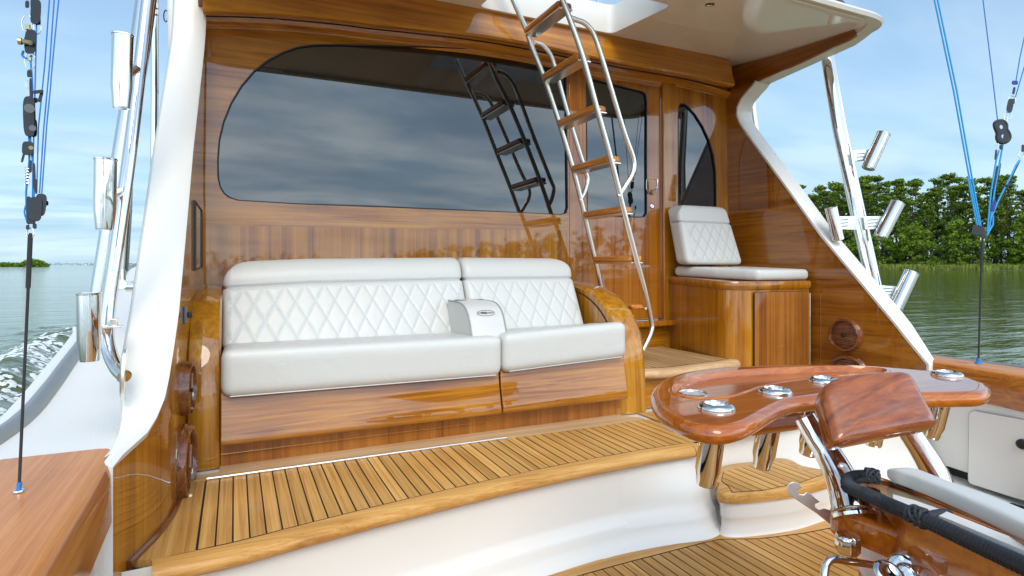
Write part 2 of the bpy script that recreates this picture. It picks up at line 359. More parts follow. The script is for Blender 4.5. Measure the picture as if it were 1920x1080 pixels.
# ================================================================== THE BOAT (one thing; its structure as parts)
boat = thing('sportfishing_boat', (1.5, 2.5, 0), 'white sportfishing yacht with varnished teak cabin bulkhead, teak cockpit decks and white gelcoat sides', 'boat')
WZ = -0.80                                             # waterline
XC2 = 3.05                                             # x_right = XC2 - x_left (mirror about the centreline)
def xw(Y, z):                                          # inboard face of the port cabin wing
    b = interp([(1.60, -0.275), (1.68, -0.262), (1.80, -0.225), (1.95, -0.182), (2.1, -0.166), (2.4, -0.160), (2.8, -0.148), (3.05, -0.141), (3.2, -0.137)], Y)
    return b + max(0.0, z-1.2)*0.02
YE = [(0.30, 1.88), (0.42, 1.975), (0.56, 2.09), (0.93, 2.415), (1.45, 2.806), (1.72, 3.01), (1.82, 3.065)]
def yback(z): return BK0+BKS*z+0.01
# --- mezzanine deck front edge (inner plank line) in plan
FLp = [(378,1030),(442,1016),(530.75,993),(612.5,972.5),(712.5,947.5),(886.75,907),(1058.75,870),(1162.5,850.75),(1212.5,841.75),(1305,828)]
FL = [P(x, y, Z=0.0) for x, y in FLp]
FLt = [(p.x, p.y) for p in FL]; FLt[-1] = (FLt[-1][0], FLt[-1][1]-0.004)
def yfl(x): return interp(FLt, x)
# deck boards
def boards(mb, x0, x1, w, ylo, yhi, z, gap=0.0045, tonel=None, nseg=1):
    k = 0; x = x0
    while x < x1-0.004:
        xa, xb = x+gap/2, min(x+w, x1)-gap/2
        f = mb.poly([(xa, ylo(xa), z), (xb, ylo(xb), z), (xb, yhi(xb), z), (xa, yhi(xa), z)], 0)
        tonel.append(random.random()); x += w; k += 1
def settone(o, tones, domain='FACE'):
    a = o.data.attributes.new('tone', 'FLOAT', domain); a.data.foreach_set('value', tones)
# caulk bed + boards as one planked part
mb = MB(); tones = []
boards(mb, -0.0895, 1.83, 0.0425, yfl, lambda x: 2.303, 0.0015, tonel=tones)
n = len(mb.bm.faces)
pts = [(x, yfl(x)-0.004, -0.002) for x in [-0.093+i*0.06 for i in range(33)]]
pts = pts + [(1.835, 2.307, -0.002), (-0.093, 2.307, -0.002)]
mb.poly(pts, 1); tones += [0.5]
o = mb.build('mezzanine_planking', [DECK, CAULK], boat, fixn=False); settone(o, tones)
# teak nosing along the deck front (bullnose swept along the plank line)
def sweep(path, prof, mb, mi=None, closed_prof=True):
    """path: xy list; prof: (outward offset, z). outward = to the right of travel"""
    rows = []; N = len(path)
    for i in range(N):
        a = V(path[max(i-1, 0)]); b = V(path[min(i+1, N-1)]); t = (b-a).normalized(); nn = V((t.y, -t.x))
        rows.append([(path[i][0]+nn.x*o_, path[i][1]+nn.y*o_, z_) for o_, z_ in prof])
    vs = mb.grid(rows, mi, wrap=closed_prof)
    if closed_prof: mb.face(vs[0][::-1], mi); mb.face(vs[-1], mi)
nose_path = [(-0.19, yfl(-0.0895)-0.012), (-0.14, yfl(-0.0895)-0.006), (-0.092, yfl(-0.0895)-0.003)] + [(p[0], p[1]-0.003) for p in FLt[1:-1]] + [(1.72, 1.925)]
NP = smooth([V((a, b, 0)) for a, b in nose_path], 4); NP = [(p.x, p.y) for p in NP]
# turn forward round the end of the nosing
bull = [(0.0, 0.001), (0.028, 0.001), (0.045, -0.003), (0.056, -0.013), (0.060, -0.026), (0.056, -0.038), (0.045, -0.046), (0.0, -0.046)]
mb = MB(); sweep(NP, bull, mb)
# rounded starboard end
e = NP[-1]; cc = (e[0], e[1]); rows = []
for k in range(9):
    a = -math.pi/2+k*(math.pi/2)/8
    rows.append([(cc[0]+math.cos(a)*o_ , cc[1]+math.sin(a)*o_, z_) for o_, z_ in bull])
mb.grid(rows, None, wrap=True)
o = mb.build('deck_nosing', DECKX, boat, ang=50, weld=True)
# port and aft margins
mb = MB()
pl = [(-0.0935, 1.748, 0.001)] + [(-0.0935, 2.307, 0.001), (-0.17, 2.307, 0.001)] + [(xw(y, 0)-0.012, y, 0.001) for y in (2.3, 2.2, 2.1, 2.0, 1.9, 1.82, 1.77)] + [(-0.19, 1.742, 0.001)]
mb.prism(pl[::-1], (0, 0, -0.02))
mb.build('deck_margin_board', DECK, boat)
mb = MB(); mb.tube(smooth([(xw(y, 0)+.004, y, .002) for y in (1.735, 1.80, 1.9, 2.05, 2.2, 2.38)], 4), .011, 10); mb.build('deck_cove', plain('dark varnished cove', (.13, .03, .008), .25, coat=1.0), boat)
mb = MB()
mb.prism([(-0.15, 2.309, 0.004), (1.80, 2.309, 0.004), (1.80, 2.335, 0.004), (1.74, 2.40, 0.004), (1.74, 2.46, 0.004), (-0.05, 2.46, 0.004), (-0.05, 2.37, 0.004), (-0.15, 2.36, 0.004)], (0, 0, -0.02))
mb.build('deck_hatch_border', PALE, boat)
mb = MB(); mb.tube([(-0.088, 2.306, 0.006), (1.06, 2.306, 0.006)], 0.0042, 8)
for i in range(90): mb.lathe([(0.0052, 0), (0.0052, 0.010)], (-0.088+i*0.0128, 2.306, 0.006), (1, 0, 0), 8)
mb.build('piano_hinge', SATIN, boat)
# rest of mezzanine floor behind (under settee / step / pod)
mb = MB(); mb.prism([(-0.22, 2.31, -0.004), (3.3, 2.31, -0.004), (3.3, 3.2, -0.004), (-0.22, 3.2, -0.004)], (0, 0, -0.03))
mb.prism([(1.838, 1.97, -0.004), (3.3, 1.97, -0.004), (3.3, 2.309, -0.004), (1.838, 2.309, -0.004)], (0, 0, -0.03))
mb.build('mezzanine_base', GELB, boat)
mb = MB(); tones = []
boards(mb, 1.838, 2.6, 0.0425, lambda x: 2.0, lambda x: 2.42, 0.0012, tonel=tones); mb.build('mezzanine_side_planking', DECK, boat, fixn=False)
# --- white riser under the mezzanine
RP = [(-0.42, 1.70), (-0.25, 1.715)] + [(a, b-0.030) for a, b in NP[4:-3]] + [(1.66, 1.895), (1.72, 1.90), (1.80, 1.93), (1.90, 1.985), (2.05, 2.02), (2.4, 2.0), (2.8, 1.94), (3.25, 1.88)]
RPs = [(p.x, p.y) for p in smooth([V((a, b, 0)) for a, b in RP], 3)]
prof = [(0.0, -0.004), (0.0, -0.044), (0.004, -0.12), (0.008, -0.205), (0.016, -0.232), (0.034, -0.246), (0.040, -0.256), (0.044, -0.285), (0.060, -0.315), (0.085, -0.331), (0.12, -0.334)]
mb = MB(); sweep(RPs, prof, mb, closed_prof=False)
mb.build('mezzanine_riser', GEL, boat, ang=60)
# --- cockpit sole
SLp = [(1015,1080),(1160,1041),(1325,1000),(1400,999.5),(1480,990),(1560,975)]
SL = [(P(x, y, Z=-0.33).x, P(x, y, Z=-0.33).y) for x, y in SLp]
# keep the sole margin just ahead of the riser cove
s0, s1 = SL[0], SL[1]
SLx = [(-0.6, s0[1]-(s0[0]+0.6)*0.10)] + SL + [(2.75, 1.60), (3.2, 1.45)]
def ysl(x): return interp(SLx, x)
mb = MB(); mb.poly([(x, ysl(x)+0.0, -0.3315) for x in [-0.6+i*0.095 for i in range(41)]] + [(3.2, -3.5, -0.3315), (-0.6, -3.5, -0.3315)])
mb.build('sole_base', CAULK, boat, fixn=False)
mb = MB(); tones = []
boards(mb, -0.18, 3.06, 0.0425, lambda x: -3.4, lambda x: ysl(x)-0.060, -0.3295, tonel=tones)
o = mb.build('cockpit_sole_planking', SOLE, boat, fixn=False); settone(o, tones)
mb = MB()
xs = [-0.3+i*0.07 for i in range(49)]
rows = [[(x, ysl(x)-0.056, -0.3285) for x in xs], [(x, ysl(x)+0.002, -0.3285) for x in xs]]
mb.grid(rows); mb.build('sole_margin_board', DECKX, boat, fixn=False)
mb = MB(); mb.prism([(-0.7, 1.2, -0.337), (3.5, 1.2, -0.337), (3.5, 2.2, -0.337), (-0.7, 2.2, -0.337)], (0, 0, -0.05)); mb.build('sole_moulding', GEL, boat)

# --- cabin bulkhead ------------------------------------------------
def curve_px(pts, n=6): return smooth(pts, n)
win = fillet([(440,374),(1062,402),(1064,390),(1060,104),(900,93),(760,85),(640,82.5),(575,84),(530,96),(490,120),(455,158),(428,205),(412,255),(407,300),(408,345),(418,366),(440,374)][::1], 0) if False else None
W_px = [(430,371),(445,376),(560,383),(700,388),(850,394),(1000,400),(1052,402.5),(1062,400),(1065,390),(1064,300),(1063,200),(1062,140),(1061,112),(1056,105),(1000,100),(900,92),(800,87),(700,84),(630,82.5),(590,83),(560,87),(530,97),(500,113),(475,133),(452,160),(432,193),(418,228),(410,262),(407,300),(408,335),(412,352),(420,364)]
D_px = [(1101,398),(1104,404),(1112,405.5),(1150,407),(1200,408),(1209,407),(1213,400),(1213,300),(1213,190),(1211,176),(1204,171),(1160,160),(1112,148),(1103,148),(1099,155),(1099,240),(1100,330)]
Q_px = [(1271,390),(1271,330),(1271,215),(1272,200),(1275,194),(1281,193),(1290,199),(1303,213),(1318,236),(1330,262),(1338,290),(1342,320),(1343,350),(1343,391),(1310,391)]
def hole(px, d=0.0): return [B(x, y, d) for x, y in px]
xl, xr = -0.25, 3.32
def BZ(x, z, off=0): return V((x, BK0+BKS*z-off, z))
DRpx = [(1096,520),(1092,140),(1100,133),(1226,150),(1237,160),(1245,595)]
xd0, xd1 = B(1083, 300).x, B(1239, 350).x              # door recess
ztrim = lambda x: interp([(B(352,422).x, B(352,422).z), (B(1084,433).x, B(1084,433).z)], x)
# upper panel (grain athwart) with the window hole; lower panel (ribbon grain upright); stile; post
xs0 = B(1084, 300).x
xst = B(1064, 300).x+0.012
zt = 2.16
mb = MB(); zl, zr = ztrim(-0.2), ztrim(2.0)
mb.holed([BZ(xl, zl), BZ(xst, zr), BZ(xst, zt), BZ(xl, zt)], [hole(W_px)]); mb.build('bulkhead_panel', W_X, boat, ang=20)
mb = MB(); mb.poly([BZ(xl, -0.02), BZ(xst, -0.02), BZ(xst, zr), BZ(xl, zl)]); mb.build('lower_bulkhead_panel', W_ZR, boat)
mb = MB(); mb.prism([BZ(xst, -0.02, .004), BZ(xd0+0.035, -0.02, .004), BZ(xd0+0.035, zt, .004), BZ(xst, zt, .004)], (0, .02, 0)); mb.build('door_stile', W_DOOR, boat, bevel=.003)
zst = 0.21
# recess & frame round the door
xj = B(1258, 350).x
def recess(xa, xb, za, zb, dep):
    m = MB()
    a = [BZ(xa, za, .003), BZ(xb, za, .003), BZ(xb, zb, .003), BZ(xa, zb, .003)]
    b = [p+V((0, dep, 0)) for p in a]
    for i in range(4): m.poly([a[i], a[(i+1) % 4], b[(i+1) % 4], b[i]])
    return m
ztop = B(1238, 155).z
zsill = B(1250, 598).z
recess(xd0+0.035, xd1+0.012, zsill, ztop, 0.05).build('door_recess', W_DOOR, boat)
# door
door_x0, door_x1 = xd0+0.037, xd1+0.008
dz0, dz1 = zsill+0.006, ztop-0.03
off = -0.012
mb = MB()
mb.holed([BZ(door_x0, dz0, off), BZ(door_x1, dz0, off), BZ(door_x1, dz1, off), BZ(door_x0, dz1, off)], [hole(D_px, off)])
door = mb.build('door', W_DOOR, boat, ang=20)
def pane(name, px, par, off, lipmat=BLKR):
    lip = hole(px, off); c = sum(lip, V())/len(lip)
    m = MB(); m.poly([p+V((0, .010, 0)) for p in lip])
    g = m.build(name, GLASS, par, ang=20)
    m = MB(); n_ = len(lip)
    inner = [p+(c-p).normalized()*0.007 for p in lip]
    rows = [[p+V((0, .012, 0)) for p in lip], [p+V((0, -.0025, 0)) for p in lip], [q+V((0, -.0025, 0)) for q in inner], [q+V((0, .0075, 0)) for q in inner]]
    m.grid(rows, wrap=True); m.build('window_gasket', lipmat, par if par is not boat else boat)
    return g
winp = pane('cabin_window', W_px, boat, 0.0)
pane('door_window', D_px, door, off)
# door fittings
def Bd(x, y, o_=0.0): return B(x, y, off+o_)
mb = MB()
c0 = Bd(1221, 361); mb.lathe([(.018, 0), (.018, .006), (.013, .014), (.010, .022), (.004, .025)], c0, (0, -1, 0), 24)
mb.tube(fillet([Bd(1221, 361, .02), Bd(1232, 354, .045), Bd(1232, 336, .05)], .012), [.0065]*9, 10)
mb.build('door_handle', CHROME, door)
mb = MB()
mb.tube(filletc([Bd(1212,336,.002), Bd(1212,356,.002), Bd(1232,356,.002), Bd(1232,337,.002)], .006), .0014, 6, closed=True); mb.build('handle_backplate', SATIN, door)
mb = MB(); mb.lathe([(.017, 0), (.017, .007), (.012, .010), (.0115, .007), (.006, .007), (.005, .011)], Bd(1222.5, 387), (0, -1, 0), 24); mb.build('door_lock', CHROME, door)
# sill and riser under the door
mb = MB(); mb.box((door_x0-.05, 3.04, zsill-0.035), (xj+.0, 3.2, zsill)); mb.build('door_sill', W_DOOR, boat, bevel=.006)
mb = MB(); mb.prism([BZ(xs0-.05, 0.0, .012), BZ(xj, 0.0, .012), BZ(xj, zsill-.03, .012), BZ(xs0-.05, zsill-.03, .012)], (0, .02, 0)); mb.build('door_step_riser', W_X, boat)
mb = MB(); r0 = BZ(xs0+.04, zst+.03, .016); r1 = BZ(xj-.05, zsill-.06, .016)
mb.prism(filletc([r0, V((r1.x, r0.y, r0.z)), r1, V((r0.x, r1.y, r1.z))], .004), (0, .01, 0)); mb.build('drawer_front', W_X, boat, bevel=.002)
# head over the door, post, quarter panel
mb = MB(); mb.prism([BZ(xd0+0.036, ztop, .004), BZ(xd1+.013, ztop, .004), BZ(xd1+.013, zt, .004), BZ(xd0+.036, zt, .004)], (0, .02, 0)); mb.build('door_head', W_X, boat, bevel=.003)
xp0, xp1 = xd1+0.0125, B(1264, 300).x
mb = MB(); mb.prism([BZ(xp0, 0.0, .014), BZ(xp1+.01, 0.0, .014), BZ(xp1+.01, zt, .014), BZ(xp0, zt, .014)], (0, .03, 0)); mb.build('door_post', W_Z, boat, bevel=.008, seg=3)
mb = MB(); mb.holed([BZ(xp1+.008, 0.2), BZ(xr, 0.2), BZ(xr, zt), BZ(xp1+.008, zt)], [hole(Q_px)]); mb.build('quarter_panel', W_Z, boat, ang=20)
pane('quarter_window', Q_px, boat, 0.0)
# --- brow: moulded teak crown over the bulkhead
LB = [(385,22),(480,24),(560,30),(640,38),(700,46),(800,57),(900,69),(1000,86),(1100,107),(1200,126),(1300,144),(1366,160)]
UBz = [(780,0),(860,8),(960,24),(1060,45),(1150,66),(1250,92),(1330,112),(1366,126)]
YB = 2.98
lowb = [P(x, y, Y=YB) for x, y in LB]; lowb[0].x = -0.13
lowb = smooth(lowb, 3)
upb = [(P(x, y, Y=YB).x, P(x, y, Y=YB).z) for x, y in UBz]
def zup(x): return interp([(-0.3, 2.10), (0.4, 2.125)]+upb, x)
mb = MB(); rows = []
for p in lowb:
    zu = zup(p.x); hgt = zu-p.z
    rows.append([(p.x, BK0+BKS*2-.002, p.z+.035), (p.x, 3.08, p.z+.030), (p.x, 3.055, p.z+.010), (p.x, 3.0, p.z-.002), (p.x, YB-.004, p.z), (p.x, YB-.012, p.z+.010), (p.x, YB-.010, p.z+.03), (p.x, YB+.004, p.z+hgt*.55), (p.x, YB+.012, p.z+hgt*.85), (p.x, YB+.012, zu+.05)])
# rounded starboard end
for k in range(1, 6):
    a = k/5*math.pi/2; dx = math.sin(a)*.045; dz = (1-math.cos(a))*.075
    p = lowb[-1]; zu = zup(p.x)
    rows.append([(p.x+dx, y_, max(z_, 0) if False else min(z_, zu+.05-dz)) for (_, y_, z_) in [tuple(q) for q in rows[len(lowb)-1]]])
vs = mb.grid(rows)
mb.face([v for v in vs[-1]]); mb.face([v for v in vs[0]][::-1])
brow = mb.build('brow_fascia', W_BROW, boat, ang=40)
# shadow-line cornice just under the brow
mb = MB(); rows = []
for p in lowb+[V((3.19, 0, lowb[-1].z-.02))]: rows.append([(p.x, BK0+BKS*2+.02, p.z-.045), (p.x, 3.165, p.z-.040), (p.x, 3.15, p.z-.03), (p.x, 3.145, p.z-.012), (p.x, 3.12, p.z-.002), (p.x, 3.10, p.z+.02)])
mb.grid(rows); mb.build('cornice', W_BROW, boat, ang=50)
# --- soffit / roof ---------------------------------------------------
def zs(Y): return 2.165-0.078*(3.13-Y)
HX0, HX1, HY0, HY1 = 1.20, 2.07, 2.43, 2.965
roof_out = filletc([V((-0.27, 2.0, 0)), V((3.32, 2.0, 0)), V((3.32, 3.3, 0)), V((-0.27, 3.3, 0))], [.28, .28, 0, 0], 8)
hatch = filletc([V((HX0, HY0, 0)), V((HX1, HY0, 0)), V((HX1, HY1, 0)), V((HX0, HY1, 0))], .05, 5)
inset = filletc([V((-0.14, 2.07, 0)), V((3.20, 2.07, 0)), V((3.20, 3.3, 0)), V((-0.14, 3.3, 0))], [.16, .16, 0, 0], 8)
mb = MB()
mb.holed([V((p.x, p.y, zs(p.y))) for p in inset], [[V((p.x, p.y, zs(p.y))) for p in hatch]], nrm=V((0, 0, -1)))
mb.build('soffit', SOFF, boat, ang=20)
def zrim(x, Y):                                        # lower lip of the roof edge
    side = interp([(2.0, zs(2.0)-.012), (2.15, 2.078), (2.4, 2.012), (2.87, 1.985), (3.2, 1.95)], Y)
    c = min(abs(x+0.27), abs(3.32-x)); k = max(0.0, 1-c/0.25)
    return lerp(zs(Y)-.012, side, k)
def zinn(x, Y):
    side = interp([(2.0, zs(2.0)-.002), (2.2, 2.062), (2.34, 2.042), (2.6, 2.02), (3.0, 1.988), (3.2, 1.93)], Y)
    c = min(abs(x+0.14), abs(3.20-x)); k = max(0.0, 1-c/0.12)
    return lerp(zs(Y)-.006, side, k)
mb = MB(); rows = []
for p, q in zip(roof_out, inset):
    zr_ = zrim(p.x, p.y); m_ = p.lerp(q, .5)
    zi_ = zinn(q.x, q.y)
    rows.append([(q.x, q.y, zs(q.y)), (q.x, q.y, zi_), tuple(q.lerp(p, .10).to_2d())+(zi_-.003,),
                 tuple(q.lerp(p, .55).to_2d())+(lerp(zi_, zr_, .5),), tuple(q.lerp(p, .88).to_2d())+(zr_,), (p.x, p.y, zr_+.018), tuple(p.lerp(q, .15).to_2d())+(zr_+.034,), tuple(p.lerp(q, 1.6).to_2d())+(zs(p.y)+.09,), tuple(p.lerp(q, 2.6).to_2d())+(zs(p.y)+.14,)])
mb.grid(rows, wrap=False)
mb.build('roof_rim', GEL, boat, ang=50)
mb = MB(); mb.holed([V((p.x, p.y, zs(p.y)+.138)) for p in [r.lerp(q, 2.55) for r, q in zip(roof_out, inset)]], [[V((p.x, p.y, zs(p.y)+.138)) for p in hatch]], nrm=V((0, 0, 1))); mb.build('bridge_deck', GEL, boat)
mb = MB(); mb.grid([[V((p.x, p.y, zs(p.y))) for p in hatch], [V((p.x, p.y, zs(p.y)+.17)) for p in hatch]], wrap=True); mb.build('hatch_trunk', GEL, boat, ang=30)
mb = MB(); mb.box((0.3, 2.035, zs(2.04)-.022), (3.04, 2.068, zs(2.05)-.002)); mb.build('curtain_track', GEL, boat, bevel=.004)
mb = MB(); c0 = P(1331, 1, Z=2.12); mb.lathe([(.024, 0), (.024, .003), (.017, .004), (.015, .001), (.006, .002)], (c0.x, c0.y, zs(c0.y)-.0005), (0, 0, -1), 24); tag(mb.build('soffit_light', CHROME, None), 'tiny round chrome downlight set in the cream soffit', 'ceiling light')
# bridge rails seen through the hatch
br = thing('bridge_rail', (1.9, 3.3, 2.4), 'white and stainless bridge rail posts glimpsed through the roof hatch', 'rail')
mb = MB()
for px_ in (1098, 1118, 1122):
    a = P(px_, 18, Y=3.9); mb.tube([(a.x, a.y, 2.25), (a.x+.03, a.y, 3.6)], .012, 8)
mb.build('rail_post', CHROME, br)
mb = MB(); a = P(1086, 18, Y=4.3); mb.prism([(a.x, 4.3, 2.3), (a.x+.16, 4.3, 2.3), (a.x+.22, 4.3, 2.9), (a.x+.10, 4.3, 3.0)], (0, .3, 0)); mb.build('helm_pod', GEL, br, bevel=.02)
# --- wings -----------------------------------------------------------
def wing(side):
    mir = (lambda p: V((XC2-p[0], p[1], p[2]))) if side else (lambda p: V(p))
    ye_low = 1.84 if side else 1.655
    zl_ = 0.235 if side else 0.285
    wthick = lambda z: interp([(zl_, .02), (zl_+.02, .065), (.38, .105), (.46, .125), (.9, .128)], z)
    zz_ = [-0.02, .05, .12, .2, zl_-.012, zl_, zl_+.018, .33, .37, .42, .5, .6, .7, .8, .93, 1.05, 1.2, 1.35, 1.45, 1.58, 1.66, 1.74, 1.80, 1.85, 1.90, 1.94, 1.965, 1.99]
    def yaft(z):
        if z < zl_: return ye_low
        if z < 1.72:
            y = interp(YE, z) if not side else interp([(zl_, 1.84)]+YE[1:], z)
            if side: return y
            if z < .42: y = min(y, lerp(ye_low, interp(YE, .42), min(1, ((z-zl_)/(0.42-zl_))**.30)))
            if abs(z-zl_) < 1e-6: y = ye_low+.05
            return y
        return interp([(1.72, 3.01), (1.78, 3.045), (1.83, 3.05), (1.88, 3.03), (1.92, 2.985), (1.95, 2.93), (1.97, 2.90), (1.99, 2.88)] if side else [(1.72, 3.01), (1.82, 3.06), (1.99, 3.09)], z)
    mbw = MB(); rows = []; edge = []
    NU = 22
    for z in zz_:
        ya, yb = yaft(z), yback(z)+.03
        r = []
        for k in range(NU+1):
            t = k/NU; y = ya+(yb-ya)*t
            r.append(mir((xw(y, z), y, z)))
        rows.append(r); edge.append(r[0])
    # wood face: cut a small border so the white lip shows round it
    mbw.grid(rows)
    wf = mbw.build('wing_panel', W_Y if side else W_Z, boat, ang=60)
    # white edge: sweep from the inboard edge outward
    sx = 1 if side else -1
    mbe = MB(); er = []
    N = len(edge)
    for i, p in enumerate(edge):
        a, b_ = edge[max(i-1, 0)], edge[min(i+1, N-1)]; t = (b_-a); t.x = 0; t.normalize()
        nrm = V((0, -t.z, t.y))                        # pointing aft / out of the opening
        if nrm.y > 0 and abs(t.z) > .2: nrm = -nrm
        if i > N-6: nrm = V((0, -t.z, t.y)); nrm = nrm if nrm.z < 0.0 or nrm.y < 0 else -nrm
        z = zz_[i]
        w_ = wthick(z)
        lip = .008
        er.append([p+V((sx*-.004, 0, 0))-nrm*.012, p+V((sx*-.007, 0, 0))+nrm*.002, p+nrm*lip+V((sx*.004, 0, 0)), p+nrm*(lip+.003)+V((sx*w_*.5, 0, 0)), p+nrm*(lip)+V((sx*w_*.93, 0, 0)), p-nrm*.004+V((sx*w_, 0, 0)), p-nrm*.05+V((sx*(w_+.004), 0, 0))]+([p-nrm*.6+V((sx*(w_+.02), 0, 0))] if False else []))
    mbe.grid(er); mbe.build('wing_edge', GEL, boat, ang=38)
    mbo = MB(); rr = []
    for z in zz_[3:]:
        ya = yaft(z)+.012; rr.append([mir((xw(ya+(3.3-ya)*k/8, z)-wthick(z)-.002, ya+(3.3-ya)*k/8, z)) for k in range(9)])
    mbo.grid(rr); mbo.build('cabin_side', GEL, boat)
wing(0); wing(1)
# teak strip running aft under the soffit edge, starboard and port
for side in (0, 1):
    st = [(1374,128),(1450,104),(1530,79),(1600,56),(1606,60),(1604,67),(1590,76),(1560,89),(1500,118),(1430,148),(1395,165),(1374,190)]
    q = [P(x, y, X=3.192) for x, y in st]
    q[0].z += .02; q[-1].y = 3.14; q[0].y = 3.14
    if not side: q = [V((XC2-p.x-.0, p.y, p.z)) for p in q]; q = [p+V((0.01, 0, 0)) for p in q]
    mb = MB(); mb.prism(q, (.02 if side else -.02, 0, 0)); mb.build('roof_side_strip', W_Y, boat, bevel=.002)
# --- covering boards, liners
def cap(side):
    sx = 1 if side else -1
    if side:
        inn = [P(1752,674,Z=.262), P(1880,699,Z=.25), P(1920,707,Z=.248)]; inn = [V((p.x, p.y, .255)) for p in inn]
        d_ = (inn[-1]-inn[0]).normalized(); inn = [inn[0]-d_*.13, inn[0], inn[1], inn[2], inn[2]+d_*4.5]; zt_ = .255; zb = .09; Wd = .21
    else:
        inn = [V((-.268, 1.775, .29)), V((-.263, 1.655, .29)), V((-.258, 1.4, .29)), V((-.256, 1.083, .29)), V((-.25, -3, .29))]; zt_ = .29; zb = .14; Wd = .33
    rows = []
    for i, p in enumerate(inn):
        s = sx
        rows.append([(p.x+s*.004, p.y, zb), (p.x-s*.002, p.y, zb+.006), (p.x+s*.0, p.y, zt_-.035), (p.x+s*.006, p.y, zt_-.012), (p.x+s*.022, p.y, zt_-.002), (p.x+s*.045, p.y, zt_), (p.x+s*(Wd-.01), p.y, zt_), (p.x+s*Wd, p.y, zt_-.01), (p.x+s*Wd, p.y, zt_-.05)])
    mb = MB(); vs = mb.grid(rows)
    for row in range(len(rows)-1):
        pass
    mb.face(vs[0][::-1] if side else vs[0])
    for f in mb.bm.faces:
        c = f.calc_center_median(); f.material_index = 1 if c.z < zt_-.02 else 0
    mb.build('covering_board', [W_CAP, W_CAPV], boat, ang=50)
    # inner liner
    lin = [V((p.x+sx*.012, p.y, 0)) for p in inn]
    if side:
        lin = lin
    else: lin = [V((-.275, 1.80, 0))]+lin
    mb = MB(); mb.grid([[(p.x, p.y, zb+.004) for p in lin], [(p.x, p.y, zb-.01) for p in lin], [(p.x+sx*.005, p.y, -.26) for p in lin], [(p.x+sx*.012, p.y, -.275) for p in lin], [(p.x+sx*.07, p.y, -.28) for p in lin]])
    mb.build('cockpit_liner', GELB, boat, ang=50)
    mb = MB(); mb.grid([[(p.x+sx*.08, p.y, -.27) for p in lin], [(p.x+sx*.08, p.y, -.335) for p in lin]]); mb.build('toe_kick', BLKR, boat)  # recess shadow put into the colour: black strip under the liner
    return lin
linS = cap(1); cap(0)
# locker hatch on the starboard liner
def L3(x, y, o_=0.0):
    a, b_ = linS[1], linS[-1]; t = (b_-a).normalized(); nrm = V((-t.y, t.x, 0))
    if nrm.x > 0: nrm = -nrm
    d = ray(x, y); o0 = V((0, 0, EYE)); k = (a+nrm*o_-o0); k.z = 0
    tt = k.dot(nrm)/d.dot(nrm); return o0+d*tt
h_px = [(1816,905),(1818,775),(1824,770),(1990,800),(1990,960)]
mb = MB(); lp = filletc([L3(x, y, .002) for x, y in h_px], [.02, .02, .02, .02, .02], 4)
mb.tube(lp, .0032, 6, closed=True); mb.build('locker_seam', plain('seam shadow grey', (.34, .32, .29), .6), boat)
mb = MB(); mb.poly([p+V((-.0035, 0, 0)) for p in filletc([L3(x, y, .002) for x, y in h_px], .02, 4)]); hat = mb.build('locker_door', GELB, boat)
mb = MB(); c0 = L3(1918, 832, .003); mb.lathe([(.02, 0), (.023, .006), (.023, .016), (.018, .022), (.006, .024)], c0, (-1, -.2, 0), 24); mb.build('locker_latch', BLK, hat)
# --- side decks and rub rails
def sided(side):
    sx = 1 if side else -1
    mir = (lambda x: XC2-x) if side else (lambda x: x)
    out = [(-.66, 1.2, .27), (-.655, 1.7, .265), (-.644, 2.276, .26), (-.665, 2.7, .285), (-.686, 3.04, .32), (-.73, 3.7, .385), (-.79, 4.3, .45), (-.87, 5.2, .53), (-1.0, 6.5, .63), (-1.11, 8.0, .73), (-.9, 9.6, .80), (-.3, 11.4, .86)]
    if side: out = [(a+interp([(1.2, .205), (2.0, .20), (3.0, .06), (4.0, 0)], b_), b_, c_-(.03 if b_ < 2.5 else 0)) for a, b_, c_ in out]
    out = smooth([V(p) for p in out], 4)
    mb = MB(); rows = []
    for p in out:
        xi = interp([(1.6, -.30), (1.8, -.262), (2.0, -.225), (2.3, -.19)], p.y) if p.y < 9 else lerp(-.19, 1.5, min(1, (p.y-9)/4))
        y0 = 0
        zi = p.z+.012
        rows.append([(mir(xi), p.y, zi+.01), (mir(xi-.08), p.y, zi), (mir(lerp(xi, p.x, .55)), p.y, p.z+.008), (mir(p.x+.03), p.y, p.z)])
    mb.grid([r for r, p in zip(rows, out) if p.y >= 1.69]); mb.build('side_deck', NONSK, boat, ang=70)
    mb = MB(); rr = []
    pr = [(.075, .0), (.066, .020), (.045, .028), (.020, .020), (.012, .0)]
    for p in out: rr.append([(mir(p.x+a), p.y, p.z+b_) for a, b_ in pr])
    mb.grid(rr); mb.build('rub_rail', RUB, boat, ang=60)
    mb = MB(); mb.grid([[(mir(p.x+a), p.y, p.z+b_) for a, b_ in ((.04, -.004), (.014, .004), (-.03, .0), (-.040, -.012), (-.034, -.05), (.0, -.06))] for p in out]); mb.build('hull_flange', GEL, boat, ang=60)
    mb = MB(); mb.grid([[(mir(p.x), p.y, p.z-.03) for p in out], [(mir(p.x+.05), p.y, lerp(p.z, WZ, .5)) for p in out], [(mir(p.x+.12), p.y, WZ-.2) for p in out]]); mb.build('hull_side', GEL, boat)
    if not side:
        ci = [V((-.66, y, .272)) for y in (-3, 1.70)]
    return out
sided(0); sided(1)
# white bulwark outboard of the covering boards, aft
mb = MB(); mb.box((-.70, -3.0, -.9), (-.575, 1.70, .268)); mb.build('bulwark', GEL, boat, bevel=.02)
mb = MB(); mb.box((3.44, -3.0, -.9), (3.49, 1.9, .235)); mb.build('bulwark', GEL, boat, bevel=.02)
